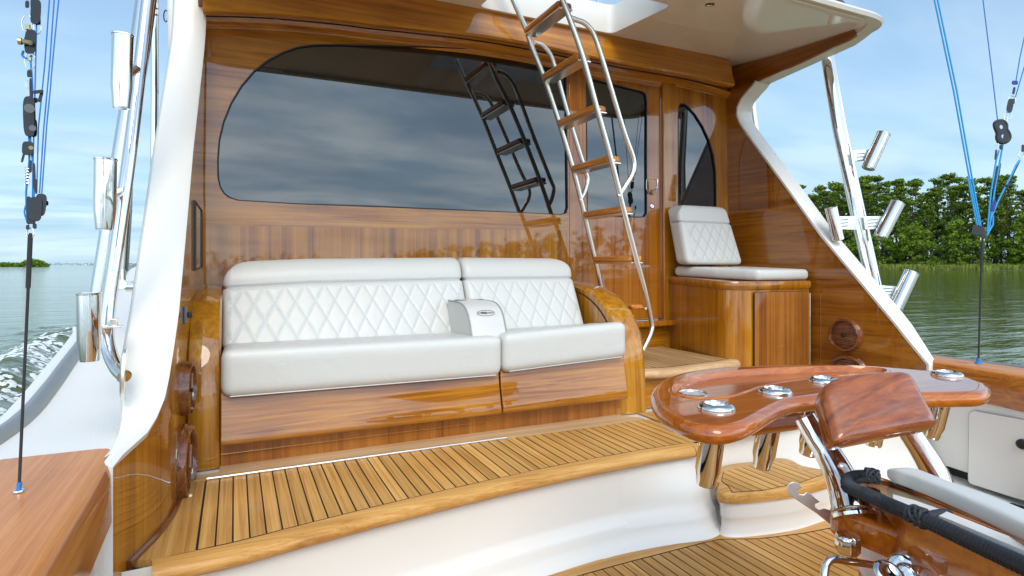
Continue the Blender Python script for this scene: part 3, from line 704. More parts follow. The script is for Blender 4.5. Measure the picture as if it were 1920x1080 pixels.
# house / flybridge side glimpsed outboard of the port wing
mb = MB(); fb = [P(x, y, Y=3.6) for x, y in ((312,-60),(313,60),(318,130),(322,170),(345,170),(400,60),(400,-60))]
mb.prism(fb, (0, 1.6, 0)); mb.build('bridge_side', GEL, boat, bevel=.02)

# ================================================================== SETTEE
def rbox(c, h, r, n, deform=None, quilt=None, mi=0):
    """rounded box grid; c centre, h half size, r corner radius, n (nx,ny,nz). returns MB, tones"""
    mb = MB(); c = V(c); tn = {}
    def samp(hh, nn):                                   # denser near the corners
        a = [-hh+r*(1-math.cos(k/4*math.pi/2)) for k in range(4)]; 
        core = [-(hh-r)+2*(hh-r)*k/nn for k in range(nn+1)]
        return a+core+[-v for v in a[::-1]]
    ax = [samp(h[i], n[i]) for i in range(3)]
    cache = {}; tones = {}
    def vert(p):
        key = tuple(round(v, 6) for v in p)
        if key in cache: return cache[key]
        q = V([max(-(h[i]-r), min(h[i]-r, p[i])) for i in range(3)])
        nn = V(p)-q
        nn = nn.normalized() if nn.length > 1e-9 else V((0, 0, 1))
        pos = q+nn*r; t = 0
        if quilt: pos, t = quilt(pos, nn, p)
        pos = pos+c
        if deform: pos = deform(pos)
        v = mb.bm.verts.new(pos); cache[key] = v; tones[v] = t; return v
    for a in range(3):
        u, w = (a+1) % 3, (a+2) % 3
        for s in (-1, 1):
            g = []
            for i in ax[u]:
                row = []
                for j in ax[w]:
                    p = [0, 0, 0]; p[a] = s*h[a]; p[u] = i; p[w] = j; row.append(vert(p))
                g.append(row)
            for i in range(len(g)-1):
                for j in range(len(g[0])-1):
                    f = (g[i][j], g[i+1][j], g[i+1][j+1], g[i][j+1])
                    mb.face(f if s > 0 else f[::-1], mi)
    mb.bm.verts.index_update()
    order = list(mb.bm.verts); tl = [tones[v] for v in order]
    return mb, tl
def diamonds(u, v, a, b, w=.0045):
    p, q = u/a+v/b, u/a-v/b
    k = 1/math.sqrt(1/a**2+1/b**2)
    d = min(abs(p-round(p)), abs(q-round(q)))*k
    puff = math.sqrt(min(1, d/(k*.5)))
    return d, puff
def quilter(face_axis, sgn, ua, va, ulim, vlim, a, b, depth=.006, u0=0, v0=0, rolls=()):
    def f(pos, nn, p):
        t = 0
        if nn[face_axis]*sgn > .75:
            u, v = pos[ua]-u0, pos[va]-v0
            m = min(1, max(0, (ulim[1]-u)/.01), max(0, (u-ulim[0])/.01), max(0, (vlim[1]-v)/.008), max(0, (v-vlim[0])/.008))
            if m > 0:
                d, puff = diamonds(u, v, a, b)
                off_ = (-depth*.5*math.exp(-(d/.0055)**2)+depth*.26*(puff-.6))*m
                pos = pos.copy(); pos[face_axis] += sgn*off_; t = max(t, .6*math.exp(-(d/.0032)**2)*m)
        for (axis, val) in rolls:
            if nn[face_axis]*sgn > .2 or True:
                d = abs(pos[axis]-val)
                if nn[face_axis]*sgn > -.3:
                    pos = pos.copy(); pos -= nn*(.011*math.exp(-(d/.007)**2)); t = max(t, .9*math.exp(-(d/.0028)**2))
        return pos, t
    return f
settee = thing('settee', (0.85, 2.42, 0), 'long teak settee with quilted pale grey cushions against the cabin bulkhead', 'sofa')
# teak arms
APr = [(2.425, 0.0), (2.428, .12), (2.434, .25), (2.446, .33), (2.472, .405), (2.51, .465), (2.56, .517), (2.63, .565), (2.727, .607), (2.83, .63), (2.94, .646), (3.11, .655)]
def arm(x0, x1, dy=0):
    pr = [(p.y, p.z) for p in smooth([V((0, a, b)) for a, b in APr], 3)]
    mb = MB(); ww = x1-x0; rows = []
    for i, (y, z) in enumerate(pr):
        a, b_ = pr[max(i-1, 0)], pr[min(i+1, len(pr)-1)]; t = V((0, b_[0]-a[0], b_[1]-a[1])).normalized(); nn = V((0, -t.z, t.y)); nn = -nn if nn.y > 0 else nn
        r = []
        for u, d in ((0, .03), (0.0, .012), (.06, .003), (.18, 0), (.5, -.004), (.82, 0), (.94, .003), (1, .012), (1, .03)):
            r.append(V((x0+ww*u, y+dy, z))-nn*d)
        # walls inward
        r = [V((x0, max(r[0].y, y+.05), r[0].z-.0))]+r+[V((x1, max(r[-1].y, y+.05), r[-1].z))]
        rows.append(r)
    mb.grid(rows)
    for xx in (x0, x1):
        lo = [V((xx, y+dy+.028, max(z-.028, 0))) for y, z in pr]
        poly = lo+[V((xx, 3.11+dy, 0))]
        mb.poly(poly)
    return mb.build('arm_panel', W_ARM, settee, ang=40)
arm(-0.160, -0.047, .0); arm(1.752, 1.908, .0)
# base drawers
def zbot(x): return interp([(-.05, .268), (1.05, .262), (1.07, .272), (1.75, .300)], x)
def drawer(x0, x1):
    mb = MB(); rows = []
    for k in range(13):
        x = x0+(x1-x0)*k/12; zt_ = zbot(x)+.012; zb = .092
        pr = [(2.47, zt_), (2.405, zt_), (2.400, zt_-.012), (2.392, lerp(zt_, zb, .35)), (2.376, lerp(zt_, zb, .7)), (2.366, zb+.022), (2.366, zb+.008), (2.374, zb), (2.47, zb)]
        rows.append([(x, y, z) for y, z in pr])
    vs = mb.grid(rows); mb.face(vs[0][::-1]); mb.face(vs[-1]); mb.build('drawer_front', SETW, settee, ang=30, bevel=.003)
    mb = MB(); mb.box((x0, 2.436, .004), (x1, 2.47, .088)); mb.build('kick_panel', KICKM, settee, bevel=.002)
SETW = wood('figured settee teak', 0, (0.19, 0.056, 0.003), (0.34, 0.120, 0.005), (0.46, 0.188, 0.010), along=1.0, across=11, figure=2.0, seed=41, coat=1)
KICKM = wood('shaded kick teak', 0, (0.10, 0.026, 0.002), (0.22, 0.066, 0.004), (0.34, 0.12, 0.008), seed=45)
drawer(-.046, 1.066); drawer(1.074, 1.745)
mb = MB(); mb.box((-.046, 2.474, .0), (1.75, 3.1, .25)); mb.box((-.046, 2.435, .0), (1.75, 2.475, .25)); mb.build('settee_carcass', W_DOOR, settee)
# cushions
def seatdef(p):
    t = (p.y-2.36)/.5
    z = p.z + (zbot(p.x)-.27)*max(0, 1-t) - .030*max(0, min(1, t))
    z += (0.012 if p.x > 1.07 else 0)*0
    z += -.006*math.sin(max(0,min(1,(p.x+.05)/1.8))*math.pi)*0
    return V((p.x, p.y, z))
def seat(x0, x1):
    cx, hx = (x0+x1)/2, (x1-x0)/2
    q = quilter(2, 1, 0, 1, (-hx+.02, hx-.02), (-.13, .27), .086, .150, .005, rolls=())
    mb, tn = rbox((cx, 2.62, .358), (hx, .265, .088), .036, (int(hx*2/.0065), 70, 6), seatdef, q)
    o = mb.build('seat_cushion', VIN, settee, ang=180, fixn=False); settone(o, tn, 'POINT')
    mb = MB()
    mb.tube([seatdef(V((x0+.03+(x1-x0-.06)*k/20, 2.366, .275))) for k in range(21)], .0026, 6); mb.build('cushion_piping', VIN, o)
seat(-.045, 1.0685); seat(1.0715, 1.737)
def backdef(x0, x1):
    def f(p):
        t = (p.z-.40)/.38
        y = p.y+.19*t
        z = p.z + interp([(-.05, -.018), (.3, .0), (1.05, .010), (1.7, .008)], p.x)*max(0, min(1, t*1.2)) + .010*(p.x-.8)*max(0,1-t)
        # outer ends taper in towards the top
        x = p.x
        return V((x, y, z))
    return f
def back(x0, x1, ul, ur):
    cx, hx = (x0+x1)/2, (x1-x0)/2
    q0 = quilter(1, -1, 0, 2, (-hx+.012, hx-.012), (-.175, .068), .086, .150, .006, rolls=((2, .078),))
    def q(pos, nn, p):
        pos, t = q0(pos, nn, p)
        # rounded outer top corner + end taper
        lx = pos.x; z = pos.z
        for s, on in ((-1, ul), (1, ur)):
            if on and lx*s > 0:
                e = hx-lx*s; R = .10
                if z > .19-R and e < R:
                    d = V((R-e, z-(.19-R))); L_ = d.length
                    if L_ > R: k = R/L_; pos = V((s*(hx-R+d.x*k), pos.y, .19-R+d.y*k))
        if nn.y < -.3 and pos.z > .085: pos = pos+V((0, -.012*math.sin(min(1, (pos.z-.085)/.10)*math.pi), 0))
        return pos, t
    mb, tn = rbox((cx, 2.76, .588), (hx, .058, .192), .034, (int(hx*2/.0062), 6, 62), backdef(x0, x1), q)
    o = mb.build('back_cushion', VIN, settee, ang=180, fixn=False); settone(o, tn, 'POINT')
back(-.048, 1.062, True, False); back(1.068, 1.722, False, True)
# armrest console cushion with embroidered emblem, standing on the seat
Ac = thing('armrest_cushion', (1.0, 2.5, .44), 'pale grey wedge armrest with an embroidered fish oval, between the two seat cushions', 'cushion')
fb = [P(886,640,Y=2.425), P(952,637,Y=2.425)]
AX0, AX1 = P(889,630,Y=2.43).x, P(952,630,Y=2.43).x
# profile in (Y,z)
zf = P(900,641,Y=2.43).z
apr = smooth([V((0, 2.425, zf)), V((0, 2.445, zf+.045)), V((0, 2.475, zf+.105)), V((0, 2.525, zf+.150)), V((0, 2.60, zf+.168)), V((0, 2.76, zf+.170))], 5)
AX0 -= .008
mb = MB(); rows = []
for p in apr:
    i = apr.index(p); a, b_ = apr[max(i-1, 0)], apr[min(i+1, len(apr)-1)]; t = (b_-a).normalized(); nn = V((0, -t.z, t.y)); nn = -nn if nn.y > .05 else nn
    rows.append([V((AX0+(AX1-AX0)*u, p.y, p.z))-nn*d for u, d in ((0, .008), (.03, .001), (.3, -.003), (.5, -.004), (.7, -.003), (.97, .001), (1, .008))])
mb.grid(rows)
for xx, s in ((AX0, -1), (AX1, 1)):
    mb.poly([V((xx, p.y+.006 if p.y < 2.6 else p.y, p.z-.006)) for p in apr]+[V((xx, 2.78, zf-.012)), V((xx, 2.5, zf-.004))])
o = mb.build('cushion_body', VIN, Ac, ang=40)
mb = MB()
for xx in (AX0, AX1): mb.tube([V((xx, p.y-.001, p.z-.002)) for p in apr], .0032, 6)
mb.tube([V((AX0, 2.427, zf)), V((AX1, 2.427, zf))], .0032, 6); mb.build('piping', PIPE, Ac)
mb = MB()
for xx in (AX0+.04, AX1-.05): mb.lathe([(.035, -.004), (.035, .003), (.030, .004), (.029, -.003)], (xx, 2.68, zf+.170), (0, 0, 1), 24)
mb.build('cup_holder', GREY, Ac)
# emblem on the curved front: map (u,v) onto the profile surface
def onprof(u, s, lift=.0035):
    # u along x (m from centre), s arc length along profile
    L_ = 0
    for a, b_ in zip(apr, apr[1:]):
        d = (b_-a).length
        if L_+d >= s:
            t = (b_-a).normalized(); nn = V((0, -t.z, t.y)); nn = -nn if nn.y > 0 else nn
            return a.lerp(b_, (s-L_)/d)+nn*(lift+.003)+V(((AX0+AX1)/2+u, 0, 0))
        L_ += d
    return apr[-1]
mb = MB()
sc_ = .135
ov = [onprof(.043*math.cos(a), sc_+.0155*math.sin(a)) for a in [k/40*2*math.pi for k in range(40)]]
mb.tube(ov, .0009, 6, closed=True)
fish = [(-.030, .002), (-.020, .006), (-.010, .007), (-.002, .004), (.001, .010), (.003, .004), (.004, -.002), (.001, -.010), (-.004, -.003), (-.014, -.004), (-.022, -.002)]
mb.poly([onprof(u, sc_+v, .0042) for u, v in fish])
mb.tube([onprof(u, sc_+v, .0038) for u, v in ((-.039, .001), (-.035, .0045), (-.031, .002), (-.034, -.0035), (-.038, -.002))], .0008, 6)
mb.tube(smooth([onprof(u, sc_+v, .0038) for u, v in ((-.004, 0), (.004, -.002), (.010, .004), (.015, -.003), (.020, .003), (.025, -.003), (.030, .002), (.037, -.001))], 5), .0011, 6)
mb.tube([onprof(u, sc_+v, .0038) for u, v in ((-.026, .001), (-.006, .002))], .0012, 6)
mb.build('emblem', LOGO, Ac, fixn=False)

# ================================================================== STEP, POD, POD SEAT
step = thing('entry_step', (2.2, 2.7, 0), 'raised teak planked step in front of the cabin door beside the settee', 'step')
SX0, SX1 = 1.915, P(1256,648,Z=zst).x
sf = [P(1213,694,Z=zst), P(1290,688,Z=zst), P(1380,677,Z=zst), P(1404,679,Z=zst)]
fr = [(1.915, 2.455), (2.1, 2.46), (2.35, 2.47), (2.52, 2.44), (2.565, 2.42)]
fr = [(sf[0].x, sf[0].y+.03), (P(1266,694,Z=zst).x, P(1266,692,Z=zst).y+.03), (P(1330,686,Z=zst).x, P(1330,684,Z=zst).y+.03), (P(1384,676,Z=zst).x, P(1384,676,Z=zst).y+.03)]
def yst(x): return interp(fr, x)
def xpod(y): return lerp(SX1, P(1392,672,Z=zst).x, (3.14-y)/(3.14-2.45))
xe = fr[-1][0]
mb = MB(); tones = []
boards(mb, SX0, xe-.02, .0425, lambda x: yst(x)+.03, lambda x: 3.10 if x < SX1-.03 else 3.10-(x-SX1+.03)*0, zst+.0015, tonel=tones)
mb.poly([(SX0, yst(SX0)+.025, zst-.002), (xe-.01, yst(xe)+.025, zst-.002), (xe-.01, 3.12, zst-.002), (SX0, 3.12, zst-.002)], 1); tones.append(.5)
o = mb.build('step_planking', [PALEY, CAULK], step, fixn=False); settone(o, tones)
pp = [(p.x, p.y) for p in smooth([V((a, b_+.026, 0)) for a, b_ in fr], 5)]
mb = MB(); sweep(pp, bull, mb)
e = pp[-1]; rows = []
for k in range(9):
    a = -math.pi/2+k*(math.pi/2)/8; rows.append([(e[0]+math.cos(a)*o_*.8, e[1]+math.sin(a)*o_, z_) for o_, z_ in bull])
mb.grid(rows, None, wrap=True)
for v in mb.bm.verts: v.co.z += zst
mb.build('step_nosing', PALE, step, ang=50, weld=True)
mb = MB(); mb.prism([(SX0, pp[0][1]-.018, 0), (xe+.02, e[1]-.018, 0), (xe+.02, 3.1, 0), (SX0, 3.1, 0)], (0, 0, zst-.04)); mb.build('step_riser', W_X, step)
mb = MB(); mb.box((SX0, 3.03, zst+.002), (SX0+.2, 3.045, zst+.006)); mb.build('step_hinge', SATIN, step)
# pod cabinet: side facing the step, rounded corner, door face
pod = thing('teak_cabinet', (2.9, 2.75, 0), 'varnished teak cabinet with rounded corner and locker door, under the single seat', 'cabinet')
zc = P(1264,520,Y=3.12).z
A0 = (SX1+.005, 3.12); 
def gp(x, y, Z): p = P(x, y, Z=Z); return (p.x, p.y)
cF0 = P(1411,548,Y=2.47); cF1 = P(1522,530,Y=2.47)
podx1 = cF1.x
path = fillet([V((A0[0], A0[1], 0)), V((P(1360,600,Y=2.55).x-.03, 2.52, 0)), V((cF0.x+.03, 2.465, 0)), V((podx1-.0, 2.465, 0)), V((podx1, 3.12, 0))], [.16, .12, .05], 8)
path = [(p.x, p.y) for p in path]
zfr = P(1460,545,Y=2.465).z; ztp = P(1450,527,Y=2.465).z
zbk = P(1266,517,Y=3.12).z
def ztopc(y): return lerp(ztp, zbk, max(0, min(1, (y-2.465)/(3.12-2.465))))
mb = MB(); N = len(path); rows = []
for i in range(N):
    a = V(path[max(i-1, 0)]); b_ = V(path[min(i+1, N-1)]); t = (b_-a).normalized(); nn = V((t.y, -t.x)); 
    zt_ = ztopc(path[i][1])
    pr = [(0, -.0), (0, zt_-.052), (.0035, zt_-.050), (.0075, zt_-.042), (.011, zt_-.030), (.011, zt_-.014), (.005, zt_-.003), (-.008, zt_), (-.03, zt_)]
    rows.append([(path[i][0]+nn.x*o_, path[i][1]+nn.y*o_, z_) for o_, z_ in pr])
# ensure outward = aft/port
vs = mb.grid(rows); mb.face([r[-1] for r in vs])
mb.build('cabinet_body', W_Z, pod, ang=35)
dx0, dx1 = cF0.x+.004, P(1517,548,Y=2.463).x
mb = MB(); pr = filletc([V((dx0, 2.4635, .02)), V((dx1, 2.4635, .02)), V((dx1, 2.4635, zfr-.004)), V((dx0, 2.4635, zfr-.004))], .014, 4)
mb.prism([p+V((0, -.001, 0)) for p in pr], (0, .004, 0)); mb.build('door_shadow_gap', CAULK, pod)
c_ = sum(pr, V())/len(pr)
mb = MB(); mb.prism([V((c_.x+(p.x-c_.x)*.984, p.y-.006, c_.z+(p.z-c_.z)*.988)) for p in pr], (0, .008, 0)); mb.build('cabinet_door', wood('golden ribbon teak', 2, (0.15, .042, .008), (.33, .115, .018), (.46, .19, .034), along=.35, across=12, ribbon=.7, rscale=13, seed=71), pod, bevel=.0015)
mb = MB(); mb.tube([(dx1+.004, 2.46, .03), (dx1+.004, 2.46, zfr-.02)], .0035, 8); mb.build('piano_hinge', SATIN, pod)
mb = MB(); kp = P(1356,547,X=P(1356,547,Y=2.62).x); mb.lathe([(.009, 0), (.009, .004), (.004, .006)], P(1355,547,D=3.52), (-.8, -.6, 0), 16); mb.build('cabinet_lock', CHROME, pod)
# pod seat
ps = thing('single_seat', (2.9, 2.8, zc), 'single quilted pale grey seat with backrest on top of the teak cabinet', 'seat')
zq = ztp
def podseatdef(p):
    t = (p.y-2.42)/.66
    return V((p.x - .0*t, p.y, p.z+ (zbk-ztp)*max(0, min(1, t))))
px0 = P(1275,510,Y=3.0).x; px1 = P(1513,512,Y=2.50).x
cx, hx = (P(1272,510,Y=3.02).x+px1)/2, (px1-P(1272,510,Y=3.02).x)/2
q = quilter(2, 1, 0, 1, (-hx+.05, hx-.04), (-.17, .3), .085, .085, .004)
mb, tn = rbox((cx, 2.775, zq+.033), (hx, .295, .033), .028, (int(hx*2/.007), 80, 3), podseatdef, q)
# clip the port-aft corner round so the cushion follows the cabinet
for v in mb.bm.verts:
    yl = interp([(2.4, .16), (2.55, .10), (2.75, .045), (3.07, 0)], v.co.y)
    xx0 = cx-hx
    k = (v.co.x-xx0)/(2*hx); v.co.x = xx0+yl*1.0*(1-k)+k*2*hx
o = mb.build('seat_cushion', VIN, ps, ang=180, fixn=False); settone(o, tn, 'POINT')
bx0, bx1 = P(1268,450,Y=3.0).x, P(1387,480,Y=2.93).x
zb0 = P(1300,496,Y=2.95).z; zb1 = P(1320,388,Y=3.06).z
cxb, hxb, hzb = (bx0+bx1)/2, (bx1-bx0)/2, (zb1-zb0)/2
zroll = P(1330,420,Y=3.03).z-(zb0+zb1)/2
q0 = quilter(1, -1, 0, 2, (-hxb+.05, hxb-.02), (-hzb+.012, zroll-.008), .085, .125, .005, rolls=((2, zroll),))
def qb(pos, nn, p):
    pos, t = q0(pos, nn, p)
    z = pos.z; R = .085
    for s in (-1, 1):
        lx = pos.x
        if lx*s > 0 and z > hzb-R and hxb-lx*s < R:
            d = V((R-(hxb-lx*s), z-(hzb-R)))
            if d.length > R: k = R/d.length; pos = V((s*(hxb-R+d.x*k), pos.y, hzb-R+d.y*k))
    k = (hzb-pos.z)/(2*hzb)
    if pos.x > 0: pos = pos+V((-(1-k)*.055*pos.x/hxb*1.0, 0, 0))
    return pos, t
mb, tn = rbox((cxb, 3.01, (zb0+zb1)/2), (hxb, .062, hzb), .034, (int(hxb*2/.007), 6, int(hzb*2/.007)), lambda p: V((p.x, p.y+.10*((p.z-zb0)/(zb1-zb0)-.6), p.z)), qb)
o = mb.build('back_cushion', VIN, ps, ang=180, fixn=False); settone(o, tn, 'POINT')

# ================================================================== LADDER
lad = thing('boarding_ladder', (1.95, 2.7, .3), 'stainless ladder with teak treads leaning up through the roof hatch', 'ladder')
def YN_(y): return interp([(-80, 2.48), (100, 2.50), (600, 2.60)], y)
def YF_(y): return YN_(y+30)+.395
near = [P(x, y, Y=YN_(y)) for x, y in ((1213,650),(1221,622),(1221,600),(1209,545),(1193,485),(1171,400),(1146,300),(1121,210),(1094,110),(1070,40),(1055,0),(1040,-45),(1028,-80))]
near[0] = near[0]+V((-.03, 0, -.02))
farr = [P(x, y, Y=YF_(y)) for x, y in ((1131,560),(1125,528),(1117,492),(1100,420),(1078,330),(1050,235),(1022,150),(1000,95),(986,55),(967,12),(950,-25),(935,-60))]
for nm, pts in (('ladder_rail', near), ('ladder_rail', farr)):
    mb = MB(); mb.tube(smooth(pts, 5), .0142, 16); mb.build(nm, SATIN, lad)
hn = [P(x, y, Y=YN_(y)) for x, y in ((1067,32),(1080,37),(1097,44),(1112,62),(1126,100),(1150,180),(1171,250),(1186,292),(1189,312),(1184,330),(1176,343),(1168,356),(1160,368))]
hf = [P(x, y, Y=YF_(y)) for x, y in ((1003,80),(1018,86),(1032,103),(1042,130),(1064,210),(1085,280),(1098,322),(1102,337),(1099,352),(1094,365),(1087,376))]
for pts in (hn, hf):
    mb = MB(); mb.tube(smooth(pts, 5), .0128, 16); mb.build('handrail', SATIN, lad)
TR = [((990,62),(1060,16)), ((1022,150),(1095,113)), ((1050,238),(1126,207)), ((1077,325),(1152,300)), ((1100,410),(1173,396)), ((1117,492),(1194,490))]
for (fx, fy), (nx_, ny_) in TR:
    YN, YF = YN_(ny_), YF_(fy)
    a, b_ = P(fx, fy, Y=YF), P(nx_, ny_, Y=YN)
    z = (a.z+b_.z)/2; a.z = b_.z = z
    xm = (a.x+b_.x)/2+.012
    y0, y1 = YN+.016, YF-.014
    out = filletc([V((xm-.045, y0, z)), V((xm+.045, y0+.008, z)), V((xm+.052, (y0+y1)/2, z)), V((xm+.045, y1-.008, z)), V((xm-.045, y1, z))], [.02, .02, .1, .02, .02], 6)
    out = [p+V((0, 0, .004)) for p in out]
    mb = MB(); mb.prism([p+V((0, 0, -.004)) for p in out], (0, 0, .034)); t = mb.build('tread', LSTEP, lad, bevel=.011, seg=3)
    mb = MB(); mb.box((xm-.036, y0-.004, z-.010), (xm+.038, y1+.004, z-.0005)); mb.tube([(xm-.01, y0-.012, z+.006), (xm-.01, y0+.02, z+.006)], .007, 8)
    mb.tube([(xm-.01, y1+.012, z+.006), (xm-.01, y1-.02, z+.006)], .007, 8); mb.build('tread_bracket', SATIN, t, bevel=.003)
YN, YF = YN_(580), YF_(560)
a = P(1214,580,Y=YN)
mb = MB(); z = a.z; xm = a.x-.04
mb.prism([p+V((0, 0, 0)) for p in filletc([V((xm-.05, YN+.016, z)), V((xm+.04, YN+.02, z)), V((xm+.045, YF-.02, z)), V((xm-.05, YF-.014, z))], .025, 5)], (0, 0, .026)); t = mb.build('tread', LSTEP, lad, bevel=.009, seg=3)
mb = MB(); mb.tube([(xm+.02, YN-.012, z+.006), (xm+.02, YN+.05, z+.006)], .007, 8); mb.build('tread_bracket', SATIN, t)

# ================================================================== SPEAKERS, SWITCH, VENT
def speaker(side, Y, z, r, label):
    x = xw(Y, z); x = XC2-x if side else x; n_ = V((-1 if side else 1, 0, 0)); c = V((x, Y, z))
    if not side: n_ = V((1, -.10, 0)).normalized()
    sp = thing('speaker', c, label, 'speaker')
    SPW = W_SPK
    mb = MB(); mb.lathe([(r*1.04, -.01), (r*1.04, .012), (r, .017), (r*.99, .028), (r*.96, .034), (r*.86, .034), (r*.83, .028), (r*.83, .012)], c, n_, 48, cap1=False); mb.build('speaker_ring', SPW, sp, ang=40)
    mb = MB(); mb.lathe([(r*.84, .014), (r*.6, .020), (r*.25, .023), (.001, .024)], c, n_, 48, cap0=False)
    g = mb.build('speaker_grille', SPW, sp)
    mb = MB()
    for k in range(-7, 8):
        h = k*r*.105; L_ = math.sqrt(max(0, (r*.80)**2-h*h)); 
        mb.tube([c+n_*.0225+V((0, -L_, h)), c+n_*.026+V((0, 0, h)), c+n_*.0225+V((0, L_, h))], r*.024, 6)
    mb.build('grille_bars', SPW, g)
    mb = MB(); mb.lathe([(r*.15, .024), (r*.15, .031), (r*.08, .034), (.001, .035)], c, n_, 20); mb.build('speaker_cone', BLK, g)
    for k in range(4):
        mb = MB(); a = math.pi/4+k*math.pi/2+.3; u = V((0, math.cos(a), math.sin(a))); mb.lathe([(r*.045, .033), (r*.045, .037), (r*.02, .038)], c+u*r*.92, n_, 12)
        v_ = V((0, -math.sin(a), math.cos(a)))
        mb.tube([c+n_*.034+u*r*.93+v_*s*r*.28-u*abs(s)*r*.05 for s in (-1, -.5, 0, .5, 1)], r*.04, 8); mb.build('ring_lug', SPW, sp)
W_SPK = wood('teak speaker ring', 1, (0.08, .02, .006), (.16, .045, .010), (.25, .08, .018), along=3, across=20, seed=51)
speaker(0, 2.29, .330, .088, 'smaller upper teak speaker on the port wing beside the settee arm')
speaker(0, 2.25, .085, .125, 'larger lower teak speaker on the port wing just above the deck')
speaker(1, 2.26, .345, .095, 'round teak speaker with black centre on the starboard wing right of the cabinet')
speaker(1, 2.24, .105, .125, 'teak speaker low on the starboard wing, half hidden behind the chair rod rack')
vt = thing('locker_vent', (-.18, 2.9, .9), 'small black framed panel on the port wing above the settee arm', 'panel')
def PW_unused(x, y, lift=0.0):
    d = ray(x, y); t = 2.3
    for _ in range(40):
        p = V((0, 0, EYE))+d*t; f = p.x-(xw(p.y, p.z)+lift)
        t += f*4 if d.x < -.02 else f*8
        t = max(1.2, min(3.2, t))
    return V((0, 0, EYE))+d*t
vy0, vy1 = 2.72, 3.04
def WY(y, z, l=.0): return V((xw(y, z)+l, y, z))
zv0, zv1 = .73, 1.01
q = [WY(vy0, zv0, .003), WY(vy1, zv0+.01, .003), WY(vy1, zv1-.01, .003), WY(vy0, zv1, .003)]
mb = MB(); mb.tube(q, .006, 8, closed=True); mb.build('panel_frame', BLK, vt)
mb = MB(); mb.poly([p+V((.001, 0, 0)) for p in q]); mb.build('panel_face', wood('panel teak', 2, (.06, .02, .005), (.11, .045, .008), (.16, .07, .012), seed=61), vt, fixn=False)
sw = thing('wall_switch', (-.17, 2.3, .56), 'small dark grey switch on the port wing beside the settee arm', 'switch')
c0 = WY(2.36, .575, .004)
mb = MB(); mb.box((c0.x-.004, c0.y-.020, c0.z-.030), (c0.x+.006, c0.y+.020, c0.z+.030)); mb.build('switch_plate', GREY, sw, bevel=.003)
mb = MB(); mb.box((c0.x+.006, c0.y-.010, c0.z-.010), (c0.x+.022, c0.y+.010, c0.z+.010)); mb.build('switch_knob', BLK, sw, bevel=.003)
for i, (x, y, w_) in enumerate(((517,29,'leftmost'), (695,40,'middle'), (852,58,'rightmost'))):
    c0 = P(x, y, Y=3.06); mb = MB(); mb.lathe([(.014, 0), (.014, .012), (.009, .016), (.002, .017)], (c0.x, 3.06, c0.z), (0, -.3, -1), 16)
    tag(mb.build('brow_light', GREY, None), 'tiny dark lamp under the teak brow, %s of the three above the window' % w_, 'lamp', 'lamps under the brow')

# ================================================================== TOWER LEGS, ROD HOLDERS
def rodholder(parent, top, bot, r, name='rod_holder', taper=True):
    ax = (top-bot).normalized(); L_ = (top-bot).length
    pr = [(r*.45, 0), (r*.78, .0), (r*.80, .004), (r*.80, L_*.02), (r, L_*(.30 if taper else .02)), (r, L_-.006), (r*1.05, L_-.005), (r*1.06, L_-.001), (r*1.02, L_), (r*.93, L_), (r*.90, L_-.004), (r*.88, L_*.45), (.0001, L_*.45)]
    mb = MB(); mb.lathe(pr, bot, ax, 36, cap0=True, cap1=False)
    return mb.build(name, CHROME, parent, ang=40)
def pp_(pts, D): return [P(x, y, D=D) for x, y in pts]
tl = thing('tower_leg', (-.4, 2.0, .3), 'stainless and aluminium tower leg with three rod holders outboard of the port wing', 'tower leg', 'tower legs beside the cabin')
mb = MB(); mb.tube([P(183,610,D=1.95), P(190,540,D=1.95), P(233,270,D=2.0), P(262,90,D=2.05), P(282,-60,D=2.1)], [.030, .030, .031, .032, .032], 28); mb.build('tower_pipe', ALU, tl)
pb = smooth([P(233,706,D=1.60), P(219,690,D=1.63), P(206,662,D=1.66), P(200,625,D=1.68), P(204,570,D=1.70), P(214,500,D=1.72), P(243,290,D=1.78), P(262,130,D=1.84), P(279,-20,D=1.90)], 6)
mb = MB(); mb.tube(pb, .0185, 24); mb.build('support_pipe', CHROME, tl)
mb = MB(); c0 = P(231,703,D=1.60); mb.lathe([(.045, -.006), (.045, .0), (.040, .004), (.021, .006)], c0, (-1, -.05, .05), 32)
for v in mb.bm.verts: v.co.z = c0.z+(v.co.z-c0.z)*1.6
mb.build('mounting_flange', SATIN, tl)
mb = MB(); a = P(203,612,D=1.66); mb.box((a.x-.012, a.y-.02, a.z-.004), (a.x+.035, a.y+.02, a.z+.002)); mb.box((a.x+.004, a.y-.012, a.z+.002), (a.x+.024, a.y+.01, a.z+.022)); mb.build('clamp_bracket', SATIN, tl, bevel=.002)
for tx, ty, bx, by, w_, D_ in ((230,64,227,203,17.5,1.62), (198,297,196,431,18.5,1.60), (166.5,549,168,677,19.5,1.55)):
    h = rodholder(tl, P(tx, ty, D=D_), P(bx, by, D=D_), w_/F*D_)
    mb = MB(); m_ = P((tx+bx)/2+6, (ty+by)/2+10, D=D_+.01); e_ = P((tx+bx)/2+26, (ty+by)/2-4, D=1.74)
    mb.tube([m_, e_], .013, 10); mb.build('holder_bracket', SATIN, h)
tr_ = thing('tower_leg', (3.4, 2.3, .3), 'stainless tower leg with four rod holders beyond the starboard wing, before the pines', 'tower leg', 'tower legs beside the cabin')
mb = MB(); mb.tube([P(1653,575,D=3.6), P(1641,545,D=3.6), P(1604,380,D=3.62), P(1574,240,D=3.65), P(1552,108,D=3.7), P(1535,20,D=3.72)], [.040, .041, .042, .042, .041, .040], 28); mb.build('tower_pipe', CHROME, tr_)
mb = MB(); mb.tube([P(1646,590,D=3.5), P(1634,545,D=3.52), P(1608,430,D=3.54), P(1596,360,D=3.6)], .017, 20); mb.build('support_pipe', CHROME, tr_)
